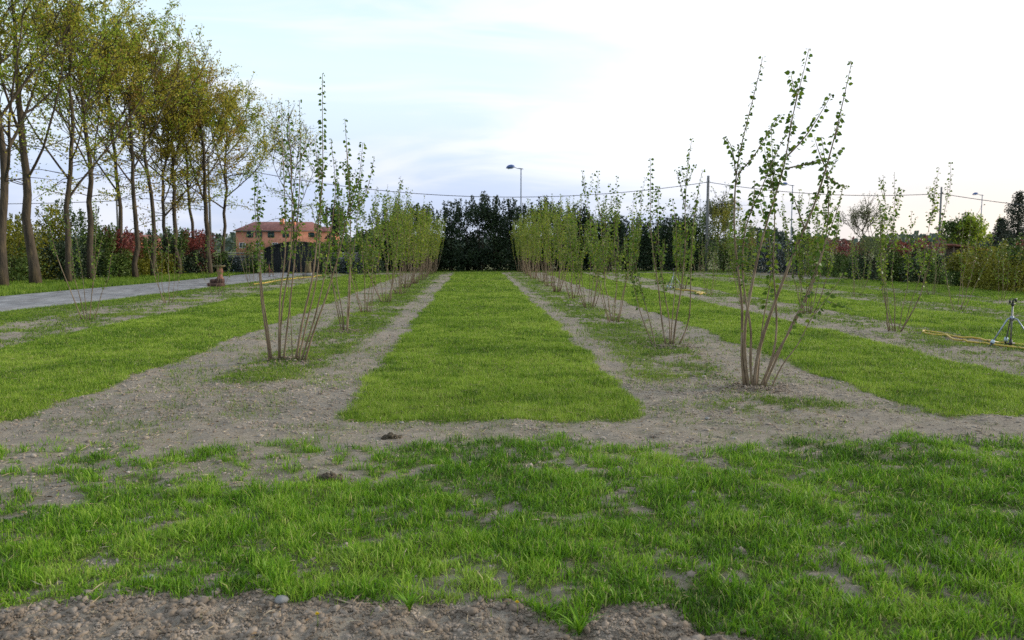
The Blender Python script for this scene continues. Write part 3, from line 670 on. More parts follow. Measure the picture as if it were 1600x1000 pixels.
def template(seed, H, nst, spread, size, nshoot, slen, dens, r0=.017, tone0=.42, zmin=.8, t0=.3, spacing=.06):
    global rng
    old = rng; rng = np.random.default_rng(seed)
    root = empty('hazel', (0, 0, 0))
    for k in range(nst):
        az = k * 6.283 / nst + rng.uniform(-.4, .4); h_ = H * rng.uniform(.68, 1.0); sp_ = spread * rng.uniform(.35, 1.0)
        if k == 0: h_ = H
        bx, by = math.cos(az) * rng.uniform(.05, .16), math.sin(az) * rng.uniform(.05, .16)
        tt = np.linspace(0, 1, 14)
        cur = tt ** .85 * (1 - .25 * tt)
        Q = np.stack([bx + math.cos(az) * sp_ * cur * 1.3, by + math.sin(az) * sp_ * cur * 1.3, h_ * tt - .03], 1)
        Q[1:, :2] += np.cumsum(rng.normal(0, .018, (13, 2)), 0)
        make_stem(root, Q, r0 * rng.uniform(.6, 1.15), .0025, t0, size, nshoot, slen, spacing, zmin=zmin, dens=dens, tone0=tone0, sides=5)
    rng = old
    return root
T_mid = [template(101, 3.2, 8, .75, .055, 10, .42, 1.15, tone0=.55), template(102, 3.4, 7, .85, .055, 10, .44, 1.15, tone0=.55), template(107, 3.0, 9, .7, .055, 10, .42, 1.15, tone0=.55)]
T_far = [template(103, 3.45, 13, .80, .062, 6, .42, 1.1, zmin=1.05, t0=.34, tone0=.72), template(104, 3.3, 13, .75, .062, 6, .42, 1.1, zmin=1.05, t0=.34, tone0=.76), template(108, 3.4, 12, .85, .062, 6, .42, 1.1, zmin=1.05, t0=.34, tone0=.70)]
T_young = [template(105, 2.5, 6, .75, .05, 3, .3, .8, .012, zmin=.5, t0=.35), template(106, 2.1, 5, .6, .05, 3, .3, .8, .010, zmin=.5, t0=.35)]
used = {}
def place(T, k, x, y, label, group, s=1.0):
    src = T[k % len(T)]
    if src.name not in used: used[src.name] = 1; o = src
    else: o = copy_tree(src)
    o.location = (x, y, float(gz(x, y))); o.rotation_euler = (0, 0, random.Random(int(x * 97 + y * 31)).uniform(0, 6.28)); o.scale = (s,) * 3
    tag(o, label, 'shrub', group); return o
ly = [20, 24, 28, 32, 36, 40, 44, 48, 51.5]
lh = [1.0, 1.12, 1.08, 1.12, 1.05, 1.1, 1.06, 1.1, 1.06]
for i, y_ in enumerate(ly):
    T = T_mid if i < 2 else T_far
    place(T, i, -2.68 + (.05 * (i % 3 - 1)), y_, '%s hazel from the front in the row left of the central grass strip' % ORD[i + 2], GL, lh[i])
ry = [17.2, 21.2, 25.2, 29.2, 33, 37, 41, 45, 49, 52]
for i, y_ in enumerate(ry):
    T = T_mid if i < 3 else T_far
    place(T, i + 1, 3.05 + (.06 * (i % 3 - 1)), y_, '%s hazel from the front in the row right of the central grass strip' % ORD[i + 2], GR, [.98, 1.0, 1.04, 1.08, 1.1, 1.04, 1.1, 1.06, 1.08, 1.05][i])
GA = 'hazels in the row beside the yellow hose'
for i, y_ in enumerate([14.8, 19.0, 22.6, 26.2, 30.5, 35, 39.5, 44, 48.5]):
    place(T_mid if i < 3 else (T_young if i % 2 else T_mid), i + 1, [8.0, 8.05, 7.7, 7.75][i % 4], y_, ['hazel with straight bare stems on the soil left of the yellow hose end', 'dense hazel seen through the large leaning one'][i] if i < 2 else '%s hazel from the front in the row beside the yellow hose' % ORD[i], GA, [.93, 1.0, .8, .8, .9, .8, .85, .8, .8][i])
GB = 'young hazels in the third row on the right'
for i, (x_, y_) in enumerate([(12.3, 19.8), (12.4, 25.5), (12.5, 31.7), (12.4, 38), (12.4, 44)]):
    place(T_young, i, x_, y_, '%s young hazel from the front in the third row on the right' % ORD[i], GB, 1.0)
GC = 'young hazels in the outermost row on the right'
for i, (x_, y_) in enumerate([(15.9, 23.4), (15.4, 26.3), (15.8, 32), (15.7, 38)]):
    place(T_young, i + 1, x_, y_, '%s young hazel from the front in the outermost row on the right' % ORD[i], GC, .9)
for i, (x_, y_) in enumerate([(-8.85, 23.5), (-8.75, 27.4), (-8.6, 31.5), (-8.8, 36), (-8.7, 40.5), (-8.8, 45)]):
    place(T_young, i, x_, y_, '%s young hazel from the front in the outer row beside the drive' % ORD[i + 1], GW, 1.05)

# crumbly disturbed soil round the nearest hazels
for (bx, by), lab in zip(BASES[:4], ('crumbly soil heaped at the foot of the large leaning hazel', 'crumbly soil heaped at the foot of the nearest left hazel', 'crumbly soil at the foot of the second right hazel', 'crumbly soil at the foot of the second left hazel')):
    P = np.stack([bx + rng.normal(0, .24, 700), by + rng.normal(0, .18, 700)], 1); d_ = np.hypot((P[:, 0] - bx) / .22, (P[:, 1] - by) / .16); P = P[d_ < 2.3]; d_ = d_[d_ < 2.3]
    mb = MB(); rocks(mb, P, np.exp(rng.normal(math.log(.008), .5, len(P))).clip(.003, .022), ico(), .3, .3)
    V = mb.V[0]; V[:, 2] += np.repeat(.025 * np.exp(-d_ ** 2 / 1.5), 12)
    tag(mb.build('soil_heap', M['clod']), lab, 'soil', kind='stuff')

# ------------------------------------------------------------------ tall trees along the drive
def tree(name, loc, H, r0, fork, spread, seed, mats, label, group, leaf=.105, lean=(0, 0), nl=9, perL=26, cat='tree', twoto=True, droop=0):
    global rng
    old = rng; rng = np.random.default_rng(seed)
    root = empty(name, loc); tag(root, label, cat, group)
    tm = MB(); bm_ = MB(); lms = [MB() for _ in mats]
    def line(p, d, l_, n_, up, wob):
        P_ = [np.array(p, float)]; d = np.array(d, float); d /= np.linalg.norm(d); st = l_ / (n_ - 1)
        for _ in range(n_ - 1):
            d = d + rng.normal(0, wob, 3) + np.array([0, 0, up]); d /= np.linalg.norm(d); P_.append(P_[-1] + d * st)
        return np.array(P_)
    top = H * .93
    nt_ = 16; tt = np.linspace(0, 1, nt_)
    Tk = np.stack([lean[0] * tt + np.cumsum(rng.normal(0, .07, nt_)) * (tt > .1), lean[1] * tt + np.cumsum(rng.normal(0, .05, nt_)) * (tt > .1), top * tt - .05], 1)
    rad = r0 * .60 * (1 - tt) ** .95 + .02; rad[0] *= 1.3; rad[1] *= 1.03
    tm.tube(Tk, rad, 12, .5)
    def tp(z_): return np.array([np.interp(z_, Tk[:, 2], Tk[:, k]) for k in range(3)])
    def twigleaf(P_, n_, rr):
        d = np.linspace(0, 1, len(P_)); t_ = rng.random(n_) ** .8
        C = np.stack([np.interp(t_, d, P_[:, k]) for k in range(3)], 1) + rng.normal(0, rr, (n_, 3))
        A = rng.normal(0, 1, (n_, 3)) + np.array([0, 0, .3 - droop]); 
        gk = rng.random(n_) < ss(.36, .54, fbm(C[:, 0] * 1.1 + seed, C[:, 2] * 1.1 + C[:, 1] * .9, seed + 7, 3)) * .85 + .15
        C, A = C[gk], A[gk]; n_ = len(C)
        if n_ == 0: return
        tone = np.clip(.45 + rng.normal(0, .2, n_) + (fbm(C[:, 0] * .5, C[:, 2] * .5 + C[:, 1], seed) - .5) * .8, 0, 1)
        if len(mats) > 1:
            sel = (fbm(C[:, 0] * .45 + 30, C[:, 2] * .45 + C[:, 1] * .4, seed + 3) + rng.normal(0, .05, n_)) > .5
            for q, k in ((0, ~sel), (1, sel)): lms[q].leaves(C[k], A[k], leaf * rng.uniform(.6, 1.3, k.sum()), tone[k])
        else: lms[0].leaves(C, A, leaf * rng.uniform(.6, 1.3, n_), tone)
    for i in range(nl):
        z_ = fork * .92 + (H * .72 - fork) * (i / (nl - 1)) ** .9
        az = i * 2.4 + rng.uniform(-.4, .4) + seed; ang = R(rng.uniform(30, 58) + 6 * i / nl)
        l_ = (H - z_) * rng.uniform(.58, .82) * (1.0 if i < nl * .7 else .85)
        d = (math.sin(ang) * math.cos(az) * spread, math.sin(ang) * math.sin(az) * spread, math.cos(ang))
        Lm = line(tp(z_), d, l_, 10, .07, .06)
        rb = float(np.interp(z_, Tk[:, 2], rad)) * rng.uniform(.38, .58)
        bm_.tube(Lm, np.linspace(rb, .014, 10), 7, .5, cap=False)
        ns = 7
        for j in range(ns):
            t_ = .22 + .76 * j / (ns - 1); k = t_ * 9; a_ = int(min(k, 8)); p = Lm[a_] + (Lm[a_ + 1] - Lm[a_]) * (k - a_)
            dv = Lm[a_ + 1] - Lm[a_]; dv /= np.linalg.norm(dv)
            sv = rng.normal(0, 1, 3); sv -= dv * sv.dot(dv); sv /= np.linalg.norm(sv)
            l2 = l_ * (.48 - .24 * t_) * rng.uniform(.7, 1.2) + .4
            S = line(p, dv * .75 + sv * .75, l2, 7, .06, .09)
            bm_.tube(S, np.linspace(max(rb * (1 - t_) * .45, .018), .008, 7), 5, .5, cap=False)
            twigleaf(S[3:], perL, .12)
            for q in range(4):
                a2 = 1 + q + (q > 2); p2 = S[min(a2, 5)]; sv = rng.normal(0, 1, 3)
                W = line(p2, (S[6] - S[0]) / l2 * .8 + sv * .5, rng.uniform(.5, 1.1) * (.5 + H / 26), 4, .06, .12)
                bm_.tube(W, np.linspace(.012, .005, 4), 4, .5, cap=False); twigleaf(W, perL, .10)
    for q in range(12 if cat == 'tree' and H > 10 else 0):   # low drooping sprays
        z_ = rng.uniform(fork * .85, fork * 1.5); az = rng.uniform(0, 6.28); W = line(tp(z_), (math.cos(az), math.sin(az), .25), rng.uniform(1.2, 2.6), 7, -.05, .12)
        bm_.tube(W, np.linspace(.022, .006, 7), 4, .5, cap=False); twigleaf(W[2:], perL * 2, .16)
    # leader twigs
    for q in range(14):
        z_ = rng.uniform(H * .6, H * .92); az = rng.uniform(0, 6.28); W = line(tp(z_), (math.cos(az) * .5, math.sin(az) * .5, .8), rng.uniform(.8, 1.6), 5, .05, .1)
        bm_.tube(W, np.linspace(.02, .006, 5), 4, .5, cap=False); twigleaf(W, perL, .12)
    tk = tm.build('trunk', M['bark'], root, smooth=True); bm_.build('branches', M['bark'], root, smooth=True)
    for q, lm in enumerate(lms):
        if lm.n: lm.build('foliage', M[mats[q]], root)
    rng = old
    return root
GT = 'tall spring trees along the drive'
TR = [  # px, py base, H, r, fork, spread, mats, lean
    (4, 450, 14.5, .28, 4.5, 1.0, ('tree_gold', 'tree_green'), (.6, 0), 'leaning trunk cut by the left edge of the picture'),
    (56, 446, 15.5, .31, 4.8, 1.1, ('tree_gold', 'tree_green'), (-.5, 0), 'thickest trunk, tall straight tree near the left edge'),
    (107, 443, 13.8, .19, 4.0, 1.0, ('tree_green', 'tree_gold'), (.5, 0), 'mossy trunk just right of the thickest tree'),
    (143, 439, 15.5, .22, 4.6, 1.05, ('tree_green', 'tree_gold'), (-.4, 0), 'dark trunk with a burl, fourth tree from the left'),
    (184, 435, 15.0, .17, 4.8, .9, ('tree_green', 'tree_gold'), (-.2, 0), 'slim straight trunk, fifth tree from the left'),
    (212, 436, 13.6, .19, 5.2, .95, ('tree_green', 'tree_rust'), (-.6, 0), 'slightly bent trunk forking high, sixth tree from the left'),
    (240, 434, 14.2, .18, 5.8, .85, ('tree_gold', 'tree_green'), (-.3, 0), 'straight pale trunk, seventh tree from the left'),
    (266, 431, 11.5, .17, 3.6, .9, ('tree_gold', 'tree_rust'), (-.1, 0), 'low forking tree, eighth from the left'),
    (280, 431, 13.4, .20, 4.6, .8, ('tree_rust', 'tree_gold'), (.2, 0), 'rusty tinted crown, ninth tree from the left'),
    (307, 429, 12.6, .15, 4.4, .9, ('tree_rust', 'tree_gold'), (.2, 0), 'slim trunk before the red shrub, tenth from the left'),
    (328, 430, 13.0, .24, 4.4, 1.05, ('tree_green', 'tree_gold'), (-.4, 0), 'dark forked trunk right of the red shrub'),
    (350, 428, 12.0, .17, 4.3, 1.1, ('tree_gold', 'tree_green'), (.7, 0), 'last tree of the row, leaning right in front of the orange house'),
]
for i, (px, py, H, r_, fk, spd, mats, ln, lab) in enumerate(TR):
    p_ = gp(px, py)
    tree('deciduous_tree', (p_[0], p_[1], 0), H, r_, fk, spd, 200 + i, mats, 'tall spring tree, ' + lab, GT, lean=ln, leaf=.12, perL=30 if i < 6 else 36)
# ------------------------------------------------------------------ shrubs and hedges
def bush(loc, w_, d_, h_, seed, mats, n_, label, group, leaf=.13, spikes=9, spike_h=.5, name='shrub', dens_low=True, cat='shrub', split=.62, top_narrow=.25):
    global rng
    old = rng; rng = np.random.default_rng(seed)
    root = empty(name, loc); tag(root, label, cat, group)
    lms = [MB() for _ in mats]
    K = 16
    cz_ = rng.uniform(.12, .86, K) * h_; sc_ = 1 - top_narrow * (cz_ / h_)
    cx = rng.uniform(-.36, .36, K) * w_ * sc_; cy = rng.uniform(-.3, .3, K) * d_ * sc_
    rr = rng.uniform(.24, .38, K) * min(w_, 2.2)
    cz_[:5] = rng.uniform(.08, .3, 5) * h_; cx[:5] = np.linspace(-.38, .38, 5) * w_
    k = rng.integers(0, K, n_); dv = rng.normal(size=(n_, 3)); dv /= np.linalg.norm(dv, axis=1)[:, None]
    C = np.stack([cx[k], cy[k], cz_[k]], 1) + dv * (rr[k] * rng.random(n_) ** .3)[:, None] * np.array([1, 1, 1.15])
    C[:, 2] = np.where(C[:, 2] < .06, rng.uniform(.06, h_ * .3, n_), C[:, 2])
    C[:, 2] = np.minimum(C[:, 2], h_ * 1.02)
    A = dv + rng.normal(0, .7, (n_, 3)) + np.array([0, 0, .2])
    sp = [];
    for s_ in range(spikes):
        x_, y_ = rng.uniform(-.42, .42) * w_, rng.uniform(-.35, .35) * d_; z0 = h_ * rng.uniform(.6, .85); l_ = (h_ - z0) + spike_h * rng.uniform(.1, 1.0)
        m_ = int(26 + 30 * l_); t_ = rng.random(m_); a_ = rng.uniform(-.2, .2, 2)
        sp.append(np.stack([x_ + a_[0] * t_ * l_ + rng.normal(0, .09, m_) * (1 - t_ * .7), y_ + a_[1] * t_ * l_ + rng.normal(0, .09, m_) * (1 - t_ * .7), z0 + t_ * l_], 1))
    if sp:
        sp = np.concatenate(sp); C = np.concatenate([C, sp]); A = np.concatenate([A, rng.normal(0, .6, (len(sp), 3)) + np.array([0, 0, .7])])
    tone = np.clip(.36 + rng.normal(0, .16, len(C)) + (fbm(C[:, 0] * 1.3 + seed, C[:, 2] * 1.3 + C[:, 1], seed) - .5) * .9, 0, 1)
    if 'laurel' in mats[0]: tone = np.where(rng.random(len(C)) < .14, rng.uniform(.8, 1, len(C)), tone * .6)  # random leaves coloured pale as painted sky reflections
    lf = leaf * rng.uniform(.6, 1.3, len(C))
    if len(mats) > 1:
        sel = C[:, 2] / h_ + (fbm(C[:, 0] * 1.6 + 5, C[:, 2] * 1.6, seed + 9) - .5) * .7 > split
        for q, m_ in ((0, ~sel), (1, sel)): lms[q].leaves(C[m_], A[m_], lf[m_], tone[m_], wr=.62)
    else: lms[0].leaves(C, A, lf, tone, wr=.62)
    sm = MB()
    for s_ in range(5):
        a_ = rng.uniform(0, 6.28); x_, y_ = math.cos(a_), math.sin(a_)
        sm.tube([(x_ * .08, y_ * .08, -.02), (x_ * .2 * w_ * .5, y_ * .15 * d_ * .5, h_ * .4), (x_ * .32 * w_ * .8, y_ * .3 * d_ * .5, h_ * .82)], [.035, .022, .01], 5, cap=False)
    sm.build('stems', M['bark'], root, smooth=True)
    for q, lm in enumerate(lms):
        if lm.n: lm.build('foliage', M[mats[q]], root)
    rng = old
    return root
def ztop(y_, D): return CAMH + (387 - y_) / FPX * D
GH = 'dark evergreens closing the far end'
tops = [(596, 335), (618, 322), (640, 320), (660, 319), (684, 330), (706, 317), (730, 313), (752, 303), (775, 311), (797, 315), (820, 326), (836, 319), (856, 311), (880, 324), (902, 322), (925, 332), (952, 335), (978, 342), (1004, 346), (1030, 341), (1054, 337), (1078, 340)]
for i, (px, ty) in enumerate(tops):
    D = 55.5 + .8 * math.sin(i * 2.3); p_ = at(px, 423, D); hh = ztop(ty, D)
    bush((p_[0], D, 0), 1.7, 2.0, hh * .93, 300 + i, ('hedge_dark',), 5200, '%s dark evergreen from the left in the tall hedge at the far end' % (ORD[i] if i < 20 else ['twenty first', 'twenty second'][i - 20]), GH, leaf=.15, spikes=9, spike_h=hh * .11, name='evergreen_shrub')
GS = 'shrubs of the mixed hedge behind the trees on the left'
for i, (px, by, ty, wpx, mats, lab) in enumerate([
    (-40, 446, 345, 50, ('forsythia',), 'yellow green shrub cut by the left edge, behind the trees'),
    (12, 444, 352, 55, ('hedge_green', 'forsythia'), 'green and yellow shrub behind the leaning trunk at the left edge'),
    (40, 442, 344, 50, ('forsythia',), 'yellow green shrub left of the thickest trunk'),
    (78, 441, 330, 46, ('hedge_dark', 'forsythia'), 'tall shrub of dark and yellow leaves right of the thickest trunk'),
    (100, 440, 318, 44, ('hedge_dark', 'hedge_green'), 'tallest dark shrub behind the mossy trunk'),
    (128, 438, 334, 44, ('hedge_dark', 'hedge_green'), 'dark green shrub left of the trunk with a burl'),
    (156, 437, 356, 40, ('hedge_green',), 'mid green shrub right of the trunk with a burl'),
    (178, 436, 362, 36, ('hedge_green', 'photinia'), 'green shrub with red tips behind the fifth trunk'),
    (200, 434, 368, 36, ('forsythia', 'photinia'), 'yellow green shrub with red tips behind the sixth trunk'),
    (226, 433, 374, 36, ('forsythia', 'hedge_green'), 'low yellow green shrub left of the seventh trunk'),
    (252, 432, 366, 36, ('forsythia', 'hedge_dark'), 'yellow green shrub with a dark top behind the eighth trunk'),
    (276, 431, 362, 34, ('hedge_dark', 'hedge_green'), 'dark shrub between the ninth and tenth trunks'),
    (298, 430, 364, 32, ('hedge_dark', 'photinia'), 'dark shrub with crimson top beside the red one'),
    (318, 429, 366, 30, ('photinia',), 'bright crimson shrub left of the dark forked trunk')]):
    p_ = gp(px, by); D = p_[1]; hh = ztop(ty, D)
    bush((p_[0] - .3, D + .8, 0), wpx * D / FPX * 1.25, 1.8, hh, 400 + i, mats, 3000, lab, GS, leaf=.12, spikes=7, spike_h=.3, split=.55)
GM = 'shrubs of the mixed hedge along the right side'
for i, (px, by, ty, wpx, mats, lab, n_) in enumerate([
    (1102, 424, 330, 44, ('hedge_dark', 'hedge_green'), 'dark shrub directly behind the nearer utility pole', 3200),
    (1128, 424.5, 318, 50, ('hedge_green', 'forsythia'), 'tall olive green shrub right of the nearer utility pole', 3000),
    (1152, 425, 345, 44, ('hedge_green', 'forsythia'), 'olive green shrub left of the red tipped one by the large hazel', 2600),
    (1176, 426, 374, 36, ('laurel', 'photinia'), 'dark shrub with a red top behind the large hazel', 2600),
    (1202, 427, 379, 36, ('laurel',), 'glossy grey green shrub, first of the laurels', 2600),
    (1228, 429, 382, 36, ('laurel',), 'glossy grey green shrub, middle of the laurels', 2600),
    (1254, 430, 384, 36, ('laurel', 'hedge_dark'), 'glossy grey green shrub, last of the laurels', 2600),
    (1284, 432, 372, 42, ('hedge_green', 'forsythia'), 'yellowish green shrub right of the laurels', 2600),
    (1312, 434, 376, 36, ('hedge_green', 'photinia'), 'green shrub with red shoots right of the yellowish one', 2600),
    (1336, 436, 380, 34, ('hedge_green', 'photinia'), 'shrub with red and brown top left of the pale willow bush', 2400),
    (1362, 438, 370, 44, ('hedge_dark', 'willow'), 'dark based shrub with a pale willow green top', 3000),
    (1388, 440, 372, 38, ('hedge_dark', 'willow'), 'green shrub left of the large red bushes', 2800),
    (1412, 441, 379, 36, ('hedge_green', 'photinia'), 'left one of the two large red bushes', 3000),
    (1446, 443, 374, 44, ('hedge_dark', 'photinia'), 'right one of the two large red bushes', 3400),
    (1478, 445, 398, 38, ('hedge_green', 'hedge_dark'), 'low brownish shrub right of the red bushes, before the shed', 2600),
    (1506, 448, 396, 40, ('hedge_green', 'forsythia'), 'low mixed green shrub below the street lamp on the right', 2800),
    (1536, 451, 386, 46, ('forsythia',), 'yellow green mound right of the shed', 3400),
    (1566, 454, 379, 50, ('forsythia',), 'larger yellow green mound in front of the conifer', 3800),
    (1598, 457, 371, 54, ('forsythia', 'hedge_green'), 'yellow green mound cut by the right edge', 4000),
    (1645, 461, 368, 60, ('forsythia', 'photinia'), 'yellow green shrub past the right edge', 3000)]):
    p_ = gp(px, by); D = p_[1]; hh = ztop(ty, D)
    bush((p_[0] + .2, D + .5, 0), wpx * D / FPX * 1.3, 1.8, hh * .95, 500 + i, mats, n_ + 600, lab, GM, leaf=.105 * (D / 50) ** .3, spikes=7, spike_h=.3, split=.74 if 'photinia' in mats else .58)

# ------------------------------------------------------------------ trees behind the hedges
def dome(name, px, ty, D, wm, mats, label, n_=3500, leaf=.3, seed=1, tn=.4):
    p_ = at(px, 387, D); hh = ztop(ty, D)
    o = bush((p_[0], D, 0), wm, wm * .8, hh, seed, mats, n_, label, 'trees behind the hedges', leaf=leaf, spikes=12, spike_h=.5, name=name, cat='tree', top_narrow=tn); return o
tree('deciduous_tree', (at(1503, 400, 56)[0], 56, 0), ztop(346, 56) + .4, .16, 1.4, 2.6, 601, ('hedge_green', 'tree_green'), 'bushy green tree behind the shed on the right', 'trees behind the hedges', leaf=.18, nl=10, perL=20)
tree('deciduous_tree', (at(1345, 400, 60)[0], 60, 0), ztop(318, 60) + .3, .12, 1.8, 1.1, 602, ('willow',), 'pale feathery tree behind the red tipped shrubs', 'trees behind the hedges', leaf=.11, nl=8, perL=8)
tree('deciduous_tree', (at(1128, 400, 59)[0], 59, 0), ztop(304, 59), .14, 1.8, 1.9, 603, ('willow', 'tree_gold'), 'light olive tree right of the nearer utility pole', 'trees behind the hedges', leaf=.15, nl=10, perL=18)
tree('deciduous_tree', (at(458, 400, 54)[0], 54, 0), ztop(165, 54), .10, 4.0, .55, 604, ('tree_green', 'tree_gold'), 'slim pale tree behind the nearest left hazel', 'trees behind the hedges', leaf=.12, nl=8, perL=9)
dome('deciduous_tree', 1200, 361, 130, 9.5, ('far_wood',), 'rounded grey green tree far behind the laurels', 4500, .42, 611)
dome('deciduous_tree', 1262, 372, 120, 5, ('hedge_green',), 'low green tree far behind the last laurel', 2500, .36, 612)
dome('deciduous_tree', 524, 330, 120, 3.4, ('conifer',), 'narrow dark tree just right of the orange house', 3000, .34, 613, .7)
dome('deciduous_tree', 565, 366, 110, 2.6, ('hedge_dark',), 'small dark tree further right of the orange house', 1800, .3, 614, .7)
dome('deciduous_tree', 1425, 378, 130, 8, ('far_wood',), 'distant pale tree between the red bushes and the far pole', 2500, .4, 615)
dome('deciduous_tree', 1560, 372, 90, 7, ('willow',), 'pale bush-like tree left of the conifer', 2800, .3, 616)
# conifer
def conifer(px, D, ty, wpx, label, seed):
    global rng
    old = rng; rng = np.random.default_rng(seed)
    p_ = at(px, 387, D); H = ztop(ty, D); root = empty('conifer_tree', (p_[0], D, 0)); tag(root, label, 'tree', 'trees behind the hedges')
    mb = MB(); mb.tube([(0, 0, -.05), (.05, 0, H * .5), (0, 0, H)], [.16, .09, .015], 8); mb.build('trunk', M['bark'], root, smooth=True)
    lm = MB(); bm_ = MB(); W = wpx * D / FPX / 2
    for k in range(95):
        z_ = H * (.08 + .92 * (k / 95) ** .9); l_ = W * (1 - (z_ / H)) ** .95 * rng.uniform(.55, 1.2) + .08; az = k * 2.4 + rng.uniform(-.3, .3)
        t_ = np.linspace(0, 1, 6); B = np.stack([np.cos(az) * l_ * t_, np.sin(az) * l_ * t_, z_ + l_ * (.12 * t_ - .25 * t_ ** 2 + .14 * t_ ** 4)], 1)
        bm_.tube(B, np.linspace(.02, .006, 6), 4, cap=False)
        m_ = int(26 + 46 * l_); u = rng.random(m_)
        C = np.stack([np.interp(u, t_, B[:, c]) for c in range(3)], 1) + rng.normal(0, .07, (m_, 3)) * (1 + l_ * .5)
        lm.leaves(C, np.stack([np.cos(az) + rng.normal(0, .6, m_), np.sin(az) + rng.normal(0, .6, m_), rng.normal(-.2, .4, m_)], 1), .15, np.clip(rng.normal(.4, .2, m_), 0, 1), wr=.5)
    bm_.build('branches', M['bark'], root); lm.build('foliage', M['conifer'], root); rng = old
conifer(1588, 58, 298, 130, 'dark spruce with drooping tiers at the right edge', 621)
conifer(1562, 60, 340, 60, 'shorter blunt conifer left of the dark spruce', 622)

# distant wood
mb = MB(); n_ = 26000
a = rng.uniform(-1.1, 1.15, n_); D = rng.uniform(300, 420, n_); prof = 2.6 + 4.0 * fbm(a * 14, a * 0, 71, 4) + 1.2 * ((fbm(a * 60, a * 0 + 4, 72, 2)) > .62)
hz = prof * (rng.random(n_) ** .7)
mb.leaves(np.stack([np.sin(a) * D, np.cos(a) * D, hz], 1), rng.normal(0, 1, (n_, 3)), 2.3, np.clip(.45 + rng.normal(0, .2, n_) + (fbm(a * 30, hz * .3, 73) - .5), 0, 1), wr=.8)
tag(mb.build('distant_wood', M['far_wood']), 'hazy line of distant woodland on the horizon', 'woodland', kind='stuff')  # no air haze, the greyed leaf colour carries it

